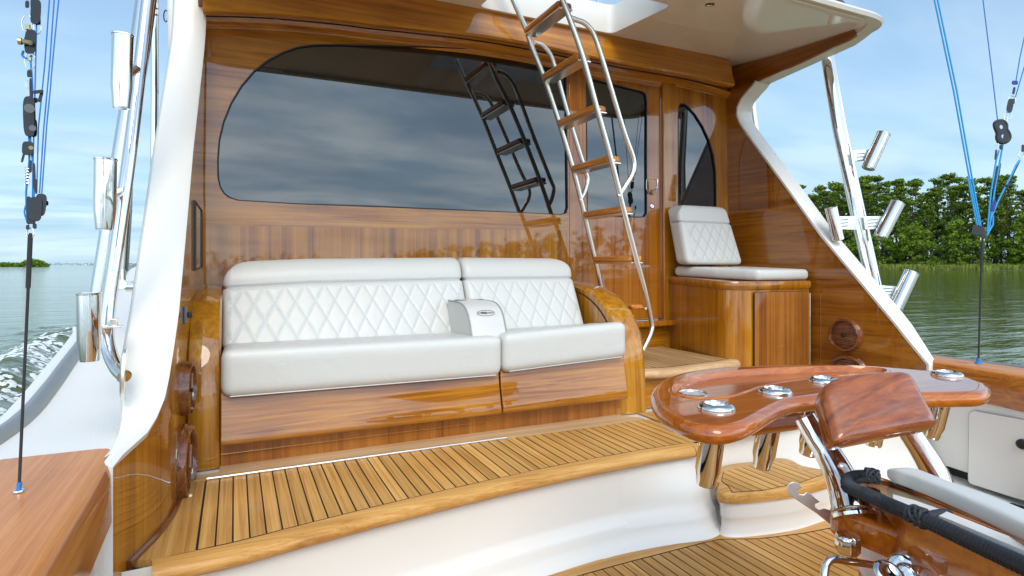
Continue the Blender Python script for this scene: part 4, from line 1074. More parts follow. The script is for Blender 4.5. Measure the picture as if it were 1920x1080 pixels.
for (tx,ty,bx,by,w_), br_ in (((1657,250,1627,317,11.5), [(1598,282),(1634,280),(1626,300),(1602,303)]), ((1684,380,1650,445,12), [(1619,406),(1658,405),(1650,430),(1622,430)]), ((1558,389,1572,451,10.5), [(1568,406),(1602,405),(1604,431),(1571,430)]), ((1710,510,1678,579,12.5), [(1648,535),(1685,538),(1676,560),(1652,552)])):
    D_ = 3.5; h = rodholder(tr_, P(tx, ty, D=D_), P(bx, by, D=D_), w_/F*D_, taper=False)
    mb = MB(); mb.prism([P(x, y, D=3.52) for x, y in br_], ray(1620, 400).normalized()*.03)
    for k in range(3):
        y_ = br_[0][1]+6+k*6; mb.tube([P(br_[0][0]+9, y_+.5, D=3.517), P(br_[1][0]-12, y_-.5, D=3.517)], .0022, 6, mi=1)
    mb.build('holder_bracket', [SATIN, BLK], h, bevel=.004)
# slender posts beyond
def post(label, pts, w_, D_, mat=SATIN, extra=None):
    t = thing('bridge_post', P(*pts[0], D=D_), label, 'post', 'posts beside the cabin'); mb = MB(); mb.tube([P(x, y, D=D_) for x, y in pts], w_/2/F*D_, 16); mb.build('post_tube', mat, t)
    if extra: extra(t)
def ferr(t):
    mb = MB(); 
    for y in (8, 20): mb.tube([P(290, y, D=3.09), P(290, y+8, D=3.09)], .021, 16)
    mb.build('post_collar', CHROME, t)
post('thin stainless post with a collar at its top, just left of the port wing', ((290,-30),(290,180),(289,396)), 13, 3.1, CHROME, ferr)
def basef(t):
    mb = MB(); mb.tube([P(231,505,D=3.0), P(231,530,D=3.0)], .012, 12); mb.tube([P(206,537,D=3.0), P(268,537,D=3.0)], .017, 14); mb.lathe([(.024, -.02), (.024, .02)], P(229,533,D=2.98), (0, 1, 0), 16); mb.tube([P(240,537,D=3.0), P(262,537,D=3.0)], .028, 16); mb.build('post_hinge', SATIN, t)
post('aluminium post on a hinged foot, standing on the port side deck', ((243,250),(238,400),(231,508)), 17, 3.1, ALU, basef)
post('slim stainless post seen through the starboard opening', ((1407,160),(1413,215),(1421,270)), 11, 4.9, CHROME)
gh = thing('grab_handle', P(300,260,D=3.0), 'white loop grab handle on the outside of the port cabin side', 'handle')
mb = MB(); mb.tube(smooth([P(318,228,D=3.0), P(306,240,D=2.95), P(297,262,D=2.95), P(295,283,D=2.95), P(304,289,D=3.0)], 5), .009, 10); mb.build('handle_loop', GEL, gh)
ck = thing('antenna_coil', P(310,30,D=3.2), 'thin wire loop beside the white bridge side', 'wire loop')
mb = MB(); mb.tube([P(311+4*math.cos(a), 30+11*math.sin(a), D=3.2) for a in [k/16*2*math.pi for k in range(17)]], .003, 6); mb.build('wire', BLKR, ck)

# ================================================================== OUTRIGGER RIGGING
def chunk(mb, x, y, w_, h_, D_, ang=0, th=.5, mi=None, n=10):
    """small moulded block: a rounded outline (px) extruded in depth"""
    ca, sa = math.cos(ang), math.sin(ang); out = []
    for k in range(n*2):
        a = k/(n*2)*2*math.pi; u = math.copysign(abs(math.cos(a))**.55, math.cos(a))*w_/2; v = math.copysign(abs(math.sin(a))**.55, math.sin(a))*h_/2
        out.append(P(x+u*ca-v*sa, y+u*sa+v*ca, D=D_-w_*th/2/F*D_))
    mb.prism(out, ray(x, y)*(w_*th/F*D_), mi)
def ring(mb, x, y, rx, ry, D_, w_=1.6, mi=None, a0=0):
    mb.tube([P(x+rx*math.cos(a), y+ry*math.sin(a), D=D_) for a in [k/20*2*math.pi for k in range(20)]], w_/2/F*D_, 6, closed=True, mi=mi)
def line(name, pts, w_, D_, mat, par, sm=0):
    q = [P(p[0], p[1], D=p[2] if len(p) > 2 else D_) for p in pts]
    if pts[-1][1] < 60 or pts[-1][1] == 100 or pts[-1][1] == 50: q.append(q[-1]+(q[-1]-q[-2]).normalized()*4.0)
    if sm: q = smooth(q, sm)
    mb = MB(); mb.tube(q, w_/2/F*D_, 8); return mb.build(name, mat, par)
def R8(x, y): return (x, y)
D1 = 1.22
b0 = P(35, 921, Z=.292)
rg = thing('outrigger_rigging', b0, 'blue outrigger halyards with black pulley blocks rising from the port covering board', 'rigging', 'outrigger rigging')
line('bungee_cord', ((35.5,921,b0.dot(V((SN,CS,0)))),(46,690),(52,560),(57,437)), 5.2, D1, BLKR, rg)
line('bungee_sleeve', ((52.6,540),(57,440)), 8.2, D1, BLKR, rg)
mb = MB(); mb.lathe([(.010, 0), (.009, .003), (.004, .004), (.004, .012)], b0, (0, 0, 1), 20); mb.build('deck_eye', CHROME, rg)
mb = MB(); mb.tube([b0+V((0, 0, .004)), b0+V((.0015, 0, .018))], .0045, 10); mb.build('line_whipping', BLUE, rg)
line('halyard', ((60,420),(62,300),(66,150),(70,-20)), 2.4, D1, BLUE, rg)
line('halyard', ((69,352),(72,240),(84,120),(94,-20)), 2.3, D1, BLUE, rg)
line('halyard', ((74,362),(82,240),(93,120),(103,-20)), 2.3, D1, BLUE, rg)
line('halyard', ((78,366),(88,230),(95,160),(95.5,150),(102,80),(112,-20)), 2.3, D1, BLUE, rg)
line('halyard', ((52,418),(49,360),(55,300),(53,210)), 3.4, D1, BLUE, rg, 3)
line('halyard', ((62,395),(64,330),(57,260),(61,170),(57,110)), 3.0, D1, BLUE, rg, 3)
line('halyard', ((48,385),(46,400),(54,420),(60,405),(58,380)), 2.6, D1, BLUE, rg, 4)
line('halyard', ((44,95),(42,104),(52,110),(60,104)), 4, D1, BLUE, rg, 4)
mb = MB()
chunk(mb, 67, 22, 20, 46, D1, .05); chunk(mb, 63, 6, 12, 26, D1); chunk(mb, 71, 40, 11, 14, D1)
chunk(mb, 57, 78, 22, 46, D1, .05); chunk(mb, 50, 80, 10, 26, D1); chunk(mb, 51, 8, 8, 14, D1)
mb.build('swivel_block', BLK, rg, bevel=.0008)
mb = MB(); mb.tube([P(42,78,D=D1-.01), P(57,80,D=D1-.015)], .0048, 10); mb.lathe([(.007, 0), (.007, .006)], P(41,78,D=D1-.01), (-1, 0, 0), 12); mb.build('bronze_pin', BRASS, rg)
mb = MB(); mb.tube([P(52,47,D=D1), P(53,56,D=D1)], .0045, 8); mb.build('bronze_pin', BRASS, rg)
mb = MB(); mb.tube([P(56,108,D=D1), P(56,114,D=D1)], .004, 8); mb.build('bronze_pin', BRASS, rg)
for a_ in ((51, 44, 10, 16, D1, 2), (57, 114, 10, 16, D1, 2), (70, 52, 7, 12, D1, 1.8), (53, 158, 4, 7, D1, 1.6), (57, 437, 7, 9, D1, 2.2), (50, 345, 4, 6, D1, 1.4)):
    mb = MB(); ring(mb, *a_); mb.build('shackle', SATIN, rg)
mb = MB(); chunk(mb, 55, 138, 9, 14, D1); chunk(mb, 58, 168, 6, 44, D1, -.03); chunk(mb, 72, 172, 20, 7, D1, -.1); chunk(mb, 76, 182, 7, 20, D1, .3); chunk(mb, 66, 188, 10, 10, D1); mb.build('cam_cleat', BLK, rg, bevel=.0008)
# long double pulley: outline with sheaves
mb = MB(); chunk(mb, 55, 218, 24, 76, D1, -.03); chunk(mb, 63, 240, 14, 34, D1, 0); chunk(mb, 47, 200, 7, 30, D1); chunk(mb, 62, 225, 5, 60, D1-.008); blk_ = mb.build('double_pulley', BLK, rg, bevel=.001)
mb = MB(); mb.lathe([(.009, 0), (.007, .004), (.009, .008)], P(55,203,D=D1-.018), tuple(-ray(55,203)), 16); mb.lathe([(.006, 0), (.005, .004), (.006, .008)], P(61,240,D=D1-.018), tuple(-ray(61,240)), 16); mb.build('sheave', GREY, blk_)
mb = MB(); chunk(mb, 52, 278, 22, 26, D1, .05); chunk(mb, 43, 296, 5, 18, D1, .25); chunk(mb, 64, 330, 6, 50, D1, -.03); chunk(mb, 68, 350, 5, 28, D1); chunk(mb, 57, 312, 6, 24, D1); mb.build('line_clip', BLK, rg, bevel=.0008)
mb = MB(); mb.lathe([(.004, 0), (.004, .004)], P(58,277,D=D1-.012), tuple(-ray(58,277)), 12); mb.build('clip_rivet', BRASS, rg)
mb = MB(); mb.tube([P(51+3.6*math.cos(k*.9), 312+k*.78, D=D1+.004*math.sin(k*.9)) for k in range(44)], .0011, 6); mb.build('coil_spring', SATIN, rg)
mb = MB(); chunk(mb, 76, 384, 22, 42, D1, .12); chunk(mb, 66, 392, 26, 46, D1, .05); chunk(mb, 87, 381, 8, 9, D1); chunk(mb, 54, 390, 10, 44, D1); chunk(mb, 58, 414, 18, 12, D1); chunk(mb, 65, 424, 8, 10, D1); chunk(mb, 52, 426, 7, 9, D1); mb.build('ratchet_block', BLK, rg, bevel=.001)
b1 = P(1834.5, 681, Z=.256); D2 = b1.dot(V((SN, CS, 0)))
rs = thing('outrigger_rigging', b1, 'light blue outrigger halyards with black blocks rising from the starboard covering board', 'rigging', 'outrigger rigging')
line('bungee_cord', ((1834.5,681),(1838,560),(1842,445)), 3.4, D2, BLKR, rs)
line('bungee_sleeve', ((1840,500),(1842,450)), 5, D2, BLKR, rs)
mb = MB(); mb.lathe([(.016, 0), (.014, .006), (.006, .010)], b1, (0, 0, 1), 16); mb.tube([b1, b1+V((0, 0, .025))], .009, 10); mb.build('deck_eye', BLUE, rs)
for pts in (((1836,424),(1815,320),(1788,170),(1750,-10)), ((1839,424),(1822,330),(1794,170),(1756,-10)), ((1833,428),(1814,330)), ((1851,436),(1858,360),(1868,300),(1873,282)), ((1854,434),(1866,350),(1878,285),(1884,250)), ((1850,442),(1862,420),(1862,405)), ((1857,412),(1870,380),(1884,352),(1898,325),(1905,310),(1912,300))):
    line('halyard', pts, 3.0, D2, CYAN, rs)
for pts in (((1871,230),(1858,120),(1842,-10)), ((1905,152),(1912,110),(1925,50)), ((1904,182),(1914,148),(1928,100)), ((1854,415),(1880,368),(1912,302))):
    line('halyard', pts, 1.9, D2, BLUE if pts[0][0] != 1854 else BLKR, rs)
mb = MB(); chunk(mb, 1834, 432, 24, 20, D2, .15); chunk(mb, 1843, 441, 10, 14, D2, -.3); chunk(mb, 1823, 429, 8, 7, D2); mb.build('ratchet_block', BLK, rs, bevel=.002)
# figure-eight pulley with two openings
mb = MB(); ca = -.30
def f8(x, y, s=1): return (1879+(x*math.cos(ca)-y*math.sin(ca))*s, 247+(x*math.sin(ca)+y*math.cos(ca))*s)
oc = [f8(-ca*0+x, y) for x, y in ((-10,-14),(-7,-20),(0,-21),(8,-18),(11,-10),(9,-2),(11,6),(10,15),(3,20),(-6,20),(-12,15),(-12,7),(-9,0))]
ocs = smooth([V((x, y, 0)) for x, y in oc], 3, True)
h1 = [f8(1+3*math.cos(a), -9+4*math.sin(a)) for a in [k/8*2*math.pi for k in range(8)]]; h2 = [f8(-1+3*math.cos(a), 9+4*math.sin(a)) for a in [k/8*2*math.pi for k in range(8)]]
mb.tube([P(p.x, p.y, D=D2) for p in ocs], .009, 8, closed=True)
mb.holed([P(p.x, p.y, D=D2-.008) for p in ocs], [[P(x, y, D=D2-.008) for x, y in h1], [P(x, y, D=D2-.008) for x, y in h2]], nrm=-ray(1879, 247))
mb.holed([P(p.x, p.y, D=D2+.008) for p in ocs], [[P(x, y, D=D2+.008) for x, y in h1], [P(x, y, D=D2+.008) for x, y in h2]], nrm=ray(1879, 247))
for h_ in (h1, h2): mb.grid([[P(x, y, D=D2-.008) for x, y in h_], [P(x, y, D=D2+.008) for x, y in h_]], wrap=True)
mb.build('double_pulley', BLK, rs)
mb = MB(); chunk(mb, 1894, 198, 12, 26, D2, .2); chunk(mb, 1898, 190, 10, 10, D2); chunk(mb, 1901, 170, 5, 14, D2, .2); chunk(mb, 1877, 276, 7, 9, D2); chunk(mb, 1867, 290, 4, 20, D2, .1); chunk(mb, 1893, 346, 12, 5, D2, -.4); chunk(mb, 1888, 350, 6, 8, D2); chunk(mb, 1918, 278, 6, 14, D2); chunk(mb, 1867, 330, 4, 40, D2, .15); chunk(mb, 1874, 320, 3, 30, D2, .15); mb.build('swivel_block', BLK, rs, bevel=.001)
for a_ in ((1897, 187, 7, 7, D2, 1.5), (1890, 217, 7, 6, D2, 1.5), (1886, 222, 3, 6, D2, 1.4), (1869, 268, 3, 5, D2, 1.4), (1915, 290, 5, 7, D2, 1.5), (1842, 448, 3, 6, D2, 1.6)):
    mb = MB(); ring(mb, *a_); mb.build('shackle', SATIN, rs)
mb = MB(); chunk(mb, 1903, 155, 12, 8, D2, 0, .9); chunk(mb, 1862, 386, 9, 20, D2, .15); mb.build('blue_stopper', plain('deep blue nylon', (.01, .03, .22), .4), rs, bevel=.003)

# ================================================================== FIGHTING CHAIR
ch = thing('fighting_chair', (1.45, .55, -.33), 'red varnished teak fighting chair with rod rack, chrome arms and black cord wrapped rail', 'chair')
ZT = .45
def zp(pts, z=ZT): return [P(x, y, Z=z) for x, y in pts]
rack_px = [(1221,742),(1224,726),(1238,712),(1264,701),(1300,693),(1345,688),(1400,685),(1460,683.5),(1530,682.5),(1600,683),(1660,687),(1720,692),(1775,697),(1815,705),(1842,714),(1853,718),(1857,724),(1853,732),(1838,736),(1800,737),(1740,738),(1680,737),(1610,737),(1560,740),(1520,745),(1490,749),(1462,759),(1438,772),(1408,789),(1375,799),(1340,801),(1300,795),(1262,781),(1234,764)]
rk = smooth(zp(rack_px), 3, True)
def offs(loop, d):
    n_ = len(loop); out = []
    for i in range(n_):
        t = loop[(i+1) % n_]-loop[i-1]; t.z = 0; t.normalize(); out.append(loop[i]+V((t.y, -t.x, 0))*d)
    return out
area = sum(a.x*b.y-b.x*a.y for a, b in zip(rk, rk[1:]+rk[:1]))
sg = 1 if area > 0 else -1                              # offs(+d*sg) = outward
TH_ = .037
tray_px = [(1262,735),(1266,722),(1288,710),(1330,701),(1390,695),(1460,691),(1540,688.5),(1610,688.5),(1648,691),(1662,695),(1655,700),(1630,703),(1585,705),(1540,707),(1495,711),(1450,718),(1415,726),(1388,736),(1360,743),(1325,746),(1288,744)]
tray = smooth(zp(tray_px), 3, True)
areat = sum(a.x*b.y-b.x*a.y for a, b in zip(tray, tray[1:]+tray[:1])); st_ = 1 if areat > 0 else -1
mb = MB()
lay = [(-.040, -TH_)]+[(-.0185+.0205*math.cos(a_), -TH_/2+TH_/2*math.sin(a_)) for a_ in [(-90+k*12)*math.pi/180 for k in range(16)]]+[(-.024, .0)]
rings_ = [[q+V((0, 0, dz)) for q in offs(rk, o_*sg)] for o_, dz in lay]
mb.grid(rings_, wrap=True)
mb.poly(rings_[0])
top_ring = rings_[-1]
tr_out = [q+V((0, 0, .0)) for q in offs(tray, .010*st_)]
mb.holed(top_ring, [tr_out], nrm=V((0, 0, 1)))
bmesh.ops.remove_doubles(mb.bm, verts=mb.bm.verts, dist=1e-6)
mb.grid([tr_out, [q+V((0, 0, .003)) for q in offs(tray, .007*st_)], [q+V((0, 0, .003)) for q in offs(tray, .002*st_)], [q+V((0, 0, -.004)) for q in offs(tray, -.001*st_)], [q+V((0, 0, -.014)) for q in offs(tray, -.004*st_)], [q+V((0, 0, -.0165)) for q in offs(tray, -.010*st_)]], wrap=True)
mb.poly([q+V((0, 0, -.0165)) for q in offs(tray, -.010*st_)], 1)
TRAYM = wood('tray teak', 0, (0.24, 0.060, 0.014), (0.36, 0.105, 0.028), (0.45, 0.15, 0.05), along=2, across=20, seed=77, crough=.12)
mb.build('rod_rack', [W_CH, TRAYM], ch, ang=22, weld=True)
HOLD = [(1343,766,1323,912,1), (1453,736,1428,880,1), (1545,716,1513,856,1), (1627,697,1640,836,0), (1776,704,1744,824,1)]
for x, y, bx, by, rng in HOLD:
    c = P(x, y, Z=ZT); r = .026
    D_ = c.dot(V((SN, CS, 0))); bt = P(bx, by-3, D=D_+.015)
    if x == 1627: c = P(1650, 705, Z=ZT); bt = P(1637, 836, D=c.dot(V((SN, CS, 0)))); 
    ax = (c-bt).normalized(); L_ = (c-bt).length-TH_*.7
    mb = MB(); mb.lathe([(r*.5, 0), (r*.72, 0), (r*.80, .006), (r*.83, .018), (r, .034), (r, L_), ], bt, ax, 36)
    t = mb.build('rod_tube', CHROME, ch, ang=40)
    if rng:
        mb = MB(); mb.lathe([(r*1.42, 0), (r*1.46, .003), (r*1.40, .0075), (r*1.15, .012), (r*.95, .0125), (r*.88, .009), (r*.86, .0)], c+V((0, 0, -.001)), (0, 0, 1), 40, cap1=False)
        mb.build('rod_collar', CHROME, t, ang=60)
        mb = MB(); mb.lathe([(r*.875, .0), (r*.875, .004), (.0005, .004)], c, (0, 0, 1), 32, cap0=False, cap1=False); mb.build('collar_cap', GEL, t)
for x, y in ((1300,738), (1630,696)):
    c = P(x, y, Z=ZT-.0165); mb = MB(); r = .035 if x == 1300 else .036
    mb.lathe([(r, .0), (r, .0025), (r*.95, .0035), (r*.92, .001), (r*.92, .0006)], c, (0, 0, 1), 40, cap0=False, cap1=True); mb.build('cup_ring', CHROME, ch, ang=50)
# keel block under the rack
mb = MB(); kb = [P(x, y, Z=ZT-TH_) for x, y in ((1352,815),(1500,795),(1620,790),(1625,760),(1480,770),(1390,790))]
kb = zp(((1345,812),(1400,800),(1470,772),(1560,752),(1640,752),(1640,735),(1540,735),(1420,760)), ZT-TH_)
mb.prism([P(1352,790,Z=.405), P(1500,772,Z=.405), P(1510,742,Z=.405), P(1400,752,Z=.405)], (0, 0, -.045)); mb.build('rack_block', W_CH, ch, bevel=.01, seg=3)
# backrest paddle
pt = [(1541,742),(1547,723),(1560,712),(1590,703),(1630,699),(1670,697),(1692,697),(1706,702),(1714,712),(1735,750),(1753,783),(1755,792),(1750,797),(1700,806),(1640,818),(1590,828),(1570,831),(1561,826),(1556,810),(1546,768)]
def pad3(x, y, off_=0): return P(x, y, D=lerp(1.235, 1.115, (y-697)/135)+.0005*(x-1541)*.35-off_)
pl = smooth([pad3(x, y) for x, y in pt], 3, True)
c_ = sum(pl, V())/len(pl); nrm = (pad3(1700,720)-pad3(1560,740)).cross(pad3(1600,820)-pad3(1560,740)).normalized()
if nrm.dot(ray(1640, 760)) > 0: nrm = -nrm
def shr(k, d): return [c_+(p-c_)*k+nrm*d for p in pl]
mb = MB(); g_ = mb.grid([shr(.90, -.040), shr(.95, -.038), shr(.985, -.031), shr(1.0, -.020), shr(1.0, -.012), shr(.99, -.004), shr(.97, .002), shr(.94, .006), shr(.89, .009), shr(.8, .0115), shr(.5, .0145)], wrap=True); mb.face(g_[0][::-1]); mb.face(g_[-1])
W_PAD = wood('backrest teak with oval figure', 0, (0.17, 0.034, 0.006), (0.30, 0.074, 0.012), (0.40, 0.12, 0.024), along=3, across=9, figure=1.0, seed=88, crough=.02)
mb.build('backrest', W_PAD, ch, ang=70)
# chrome arms rack -> seat frame
arms = [[(1508,782,1.27,.022), (1528,815,1.255,.0235), (1552,850,1.235,.0265), (1574,890,1.21,.030), (1590,930,1.18,.0345), (1599,960,1.16,.0375)],
        [(1686,775,1.35,.0235), (1703,806,1.35,.0235), (1725,840,1.345,.0245), (1742,868,1.34,.0265), (1757,898,1.335,.029), (1766,930,1.33,.032)]]
for a in arms:
    mb = MB(); q = smooth([V((x, y, 0)) for x, y, _, _ in a], 4); n_ = len(q)
    Ds = [interp([(i*4, a[i][2]) for i in range(len(a))], k) for k in range(n_)]; rr = [interp([(i*4, a[i][3]) for i in range(len(a))], k) for k in range(n_)]
    mb.tube([P(p.x, p.y, D=d_) for p, d_ in zip(q, Ds)], rr, 32); arm_ = mb.build('rack_arm', CHROME, ch)
    mb = MB(); e_ = P(a[-1][0]+2, a[-1][1]+6, D=a[-1][2]); mb.lathe([(.040, -.004), (.041, .002), (.038, .008), (.033, .012)], e_, (P(a[-2][0], a[-2][1], D=a[-2][2])-e_), 36); mb.build('arm_collar', CHROME, arm_)
# seat frame block (aft-facing end grain rounded)
def layered(name, px, D0f, thick, mat, bev=.008, parent=ch):
    mb = MB(); q = [P(x, y, D=D0f(x, y)) for x, y in px]; mb.prism(q, thick); return mb.build(name, mat, parent, bevel=bev, seg=4)
Zb = .262
fb_ = [P(1558,942,Z=Zb), P(1600,970,Z=Zb), P(1630,975,Z=Zb), P(1700,1005,Z=Zb), P(1790,1040,Z=Zb), P(1990,1075,Z=Zb), P(1990,930,Z=Zb), P(1780,905,Z=Zb), P(1630,925,Z=Zb)]
blk2 = filletc([P(1546,945,Z=Zb), P(1700,1003,Z=Zb), P(1860,1010,Z=Zb), P(1800,925,Z=Zb), P(1640,915,Z=Zb)], [.03, .01, .01, .03, .03], 6)
mb = MB(); mb.prism(blk2, (0, 0, -.060)); mb.build('seat_frame', W_CH, ch, bevel=.012, seg=4)
# big side panel (hooped) below the rope
sp_px = [(1668,943),(1700,958),(1760,985),(1840,1020),(1990,1085),(1990,1180),(1640,1180),(1655,1085),(1672,1052),(1688,1020),(1697,990)]
# as a vertical board facing the camera: X-plane plate
def sd(x, y, o_=0.0): return P(x, y, D=lerp(1.085, .80, (x-1660)/270)-o_)
tail = [(1668,947),(1720,965),(1780,990),(1850,1022),(1930,1062),(2060,1120),(2060,1250),(1650,1250),(1648,1130),(1658,1090),(1672,1060),(1688,1030),(1698,1000),(1700,972)]
q = [sd(x, y) for x, y in tail]
mb = MB(); mb.prism(q, (.10, .11, 0)); mb.build('side_panel', W_CHY, ch, bevel=.012, seg=4)
# pale edge trim under the rope
mb = MB(); t0 = [sd(x, y, .008) for x, y in ((1672,948),(1720,969),(1780,995),(1850,1027),(1925,1062),(2060,1125))]
t1 = [sd(x, y, .008) for x, y in ((1672,938),(1720,952),(1780,974),(1850,1003),(1925,1034),(2060,1092))]
mb.grid([[p+V((.03, .02, 0)) for p in t1], t1, t0, [p+V((.03, .02, 0)) for p in t0]]); mb.build('edge_trim', GEL, ch)
# steel tray plate beside the pad, cushion pad
ZP = .325
pl_ = [P(1614,893,Z=ZP), P(1628,893,Z=ZP), P(1650,897,Z=ZP), P(1790,950,Z=ZP), P(1920,1018,Z=ZP), P(2100,1110,Z=ZP), P(2100,1165,Z=ZP), P(1920,1060,Z=ZP), P(1700,950,Z=ZP), P(1612,905,Z=ZP)]
mb = MB(); mb.prism(pl_, (0, 0, -.008)); mb.build('arm_plate', plain('steel tinted with teak reflection', (.62, .46, .26), .16, metal=1.0, var=.12, vscale=40), ch, bevel=.002)  # gold tint and flecks put the teak deck's reflection into the colour
mb = MB(); mb.tube(smooth([P(1622,893,Z=ZP+.003), P(1652,899,Z=ZP+.003), P(1720,923,Z=ZP+.003), P(1800,957,Z=ZP+.003), P(1925,1019,Z=ZP+.003), P(2100,1108,Z=ZP+.003)], 4), .0042, 8); mb.build('chrome_piping', CHROME, ch)
# pad: loft of rounded sections from the front end aft
low = [(1652,895),(1700,911),(1760,936),(1840,972),(1925,1014),(2080,1090)]
upp = [(1680,880.5),(1722,884),(1777,906),(1850,930),(1925,961),(2080,1020)]
rows = []
for k in range(25):
    t = k/24*(len(low)-1); i = min(int(t), len(low)-2); f_ = t-i
    a = P(lerp(low[i][0], low[i+1][0], f_), lerp(low[i][1], low[i+1][1], f_), Z=.333); b_ = P(lerp(upp[i][0], upp[i+1][0], f_), lerp(upp[i][1], upp[i+1][1], f_), Z=.352)
    w_ = (b_-a); w_.z = 0; up = V((0, 0, 1)); s_ = min(1, .35+math.sqrt(k/3.2)*.65) if k < 3.2 else 1
    c_ = (a+b_)/2; c_.z = .333; r_ = []
    for m_ in range(20):
        an = math.pi*2*m_/20; ex = math.copysign(abs(math.cos(an))**.45, math.cos(an)); ez = math.copysign(abs(math.sin(an))**.5, math.sin(an))
        r_.append(c_-w_*.5*ex*s_+up*(.010+.017*ez*s_))
    rows.append(r_)
mb = MB(); g_ = mb.grid(rows, wrap=True); mb.face(g_[0][::-1]); mb.face(g_[-1])
o = mb.build('arm_cushion', VIN, ch, ang=60, subsurf=1)
# rope-wrapped rail (cord wraps modelled as ridges)
rp = [(1640,893,1.13),(1626,892,1.135),(1606,893,1.14),(1591,899,1.135),(1589,908,1.12),(1600,916,1.10),(1625,926,1.075),(1660,942,1.045),(1700,959,.995),(1760,985,.94),(1830,1018,.875),(1900,1050,.81),(1990,1092,.73),(2080,1135,.66)]
q = smooth([P(x, y, D=d_) for x, y, d_ in rp], 26)
rr = [.0110+.0008*math.sin(k*math.pi/1.5) for k in range(len(q))]
mb = MB(); mb.tube(q, rr, 18); rope = mb.build('rope_rail', ROPE, ch, ang=80)
mb = MB()                                               # half-hitch ridge running along the rail
for k in range(0, len(q)-6, 3):
    t = (q[k+3]-q[k]).normalized(); dn = (V((0, 0, -.7))+(-ray(1700, 960)*.6)).normalized(); dn = (dn-t*dn.dot(t)).normalized(); sd_ = t.cross(dn)
    b_ = q[k]+dn*.0100; mb.tube([b_-sd_*.006-t*.001, b_+dn*.0028, b_+sd_*.006+t*.004], .0022, 6)
mb.build('hitch_ridge', ROPE, rope)
def knot(cx_, cy_, D_, s):
    m = MB(); c = P(cx_, cy_, D=D_); rnd = random.Random(int(cx_))
    i0 = min(range(len(q)), key=lambda i: (q[i]-c).length); t = (q[min(i0+3, len(q)-1)]-q[i0-3]).normalized()
    u = t.cross(V((0, 0, 1))).normalized(); w_ = t.cross(u); cc_ = q[i0]
    for tw in (-1, 1):
        for ph in range(3):
            pts = []
            for k in range(25):
                a = k/24*2*math.pi; ax_ = math.sin(a*1.0+ph*2.1)*.013*s*tw
                R_ = .0145*s+.0016*math.cos(a*3+ph*2+tw)
                pts.append(cc_+t*ax_+(u*math.cos(a)+w_*math.sin(a))*R_)
            m.tube(pts[:-1], .0032*s, 8, closed=True)
    return m.build('turks_head_knot', ROPE, rope)
knot(1636, 893, 1.132, .82); knot(1722, 968, .975, .92)
mb = MB(); mb.tube(smooth([P(1735,972,D=.965), P(1748,966,D=.975), P(1775,962,D=.99), P(1779,968,D=.995)], 4), .0075, 12); mb.build('rail_stub', ROPE, rope)
# hardware: notched gimbal bar, ribbed knob, D handle, reel plate, pedestal post
nb = [(1475,913),(1479,906),(1488,903),(1500,907),(1503,914),(1495,919),(1498,927),(1507,927),(1512,922),(1520,925),(1538,941),(1528,945),(1528,951),(1536,956),(1545,953),(1556,956),(1600,992),(1600,1016),(1590,1014),(1561,987),(1530,962),(1478,927)]
mb = MB(); qn = [P(x, y, D=1.235) for x, y in nb]; mb.prism(qn, ray(1540, 950).normalized()*.010); mb.build('footrest_bar', plain('machined steel', (.85, .85, .84), .38, metal=0.85), ch, bevel=.0015)
kc = P(1590, 1002, D=1.13); mb = MB(); seg = 48; prf = [(.020, 0), (.0225, -.004), (.0225, -.028), (.018, -.036), (.004, -.038)]; rows = []
for r_, h_ in prf: rows.append([kc+V((math.cos(k/seg*2*math.pi), math.sin(k/seg*2*math.pi), 0))*r_*(1-.06*(.5+.5*math.cos(k/seg*2*math.pi*12))**2 if h_ > -.03 else .97)+V((0, 0, h_)) for k in range(seg)])
g_ = mb.grid(rows, wrap=True); mb.face(g_[0]); mb.face(g_[-1][::-1]); mb.build('adjuster_knob', CHROME, ch, ang=60)
mb = MB(); mb.tube(fillet([P(1544,1100,D=.98), P(1549,1046,D=.99), P(1655,1062,D=1.03), P(1700,1068,D=1.04)], [.022, .01], 8), .0062, 16); mb.build('grab_bar', CHROME, ch)
mb = MB(); c0 = sd(1700, 1078, .012); nn = -ray(1700, 1078).normalized(); mb.lathe([(.034, 0), (.034, .003), (.031, .006), (.020, .007), (.018, .012), (.012, .016), (.004, .016)], c0, nn, 40); rp_ = mb.build('reel_socket', CHROME, ch, ang=40)
mb = MB()
for k in range(5):
    a = k/5*2*math.pi; u = nn.cross(V((0, 0, 1))).normalized(); w_ = nn.cross(u); mb.lathe([(.0042, .006), (.004, .0085), (.0015, .009)], c0+(u*math.cos(a)+w_*math.sin(a))*.0265, nn, 12)
mb.build('socket_screw', SATIN, rp_)
mb = MB(); c1 = P(1666, 1078, D=.985); mb.lathe([(.024, 0), (.025, .003), (.022, .006), (.018, .007), (.015, .004), (.003, .003)], c1, (-.2, -.6, .9), 32); mb.build('harness_ring', CHROME, ch, ang=50)
mb = MB(); a0, a1, a2, a3 = P(1618,1012,D=1.22), P(1668,1030,D=1.22), P(1648,1100,D=1.22), P(1612,1100,D=1.22)
pp0 = [P(1625,1010,D=1.22), P(1668,1030,D=1.22), P(1655,1120,D=1.22), P(1606,1120,D=1.22)]; mb.prism(pp0, ray(1640, 1050).normalized()*.03); mb.build('support_plate', plain('machined bracket steel', (.66, .60, .48), .15, metal=1.0), ch, bevel=.002)
mb = MB(); mb.lathe([(.20, -.33), (.20, -.32), (.075, -.315), (.06, -.29), (.055, .12), (.09, .15), (.09, .2)], (1.45, .42, 0), (0, 0, 1), 40); mb.build('pedestal', CHROME, ch)
mb = MB(); mb.prism(filletc([V((1.20, .10, .21)), V((1.62, .10, .21)), V((1.62, .60, .21)), V((1.20, .60, .21))], .05), (0, 0, .04)); mb.build('seat_board', W_CH, ch, bevel=.01, seg=3)

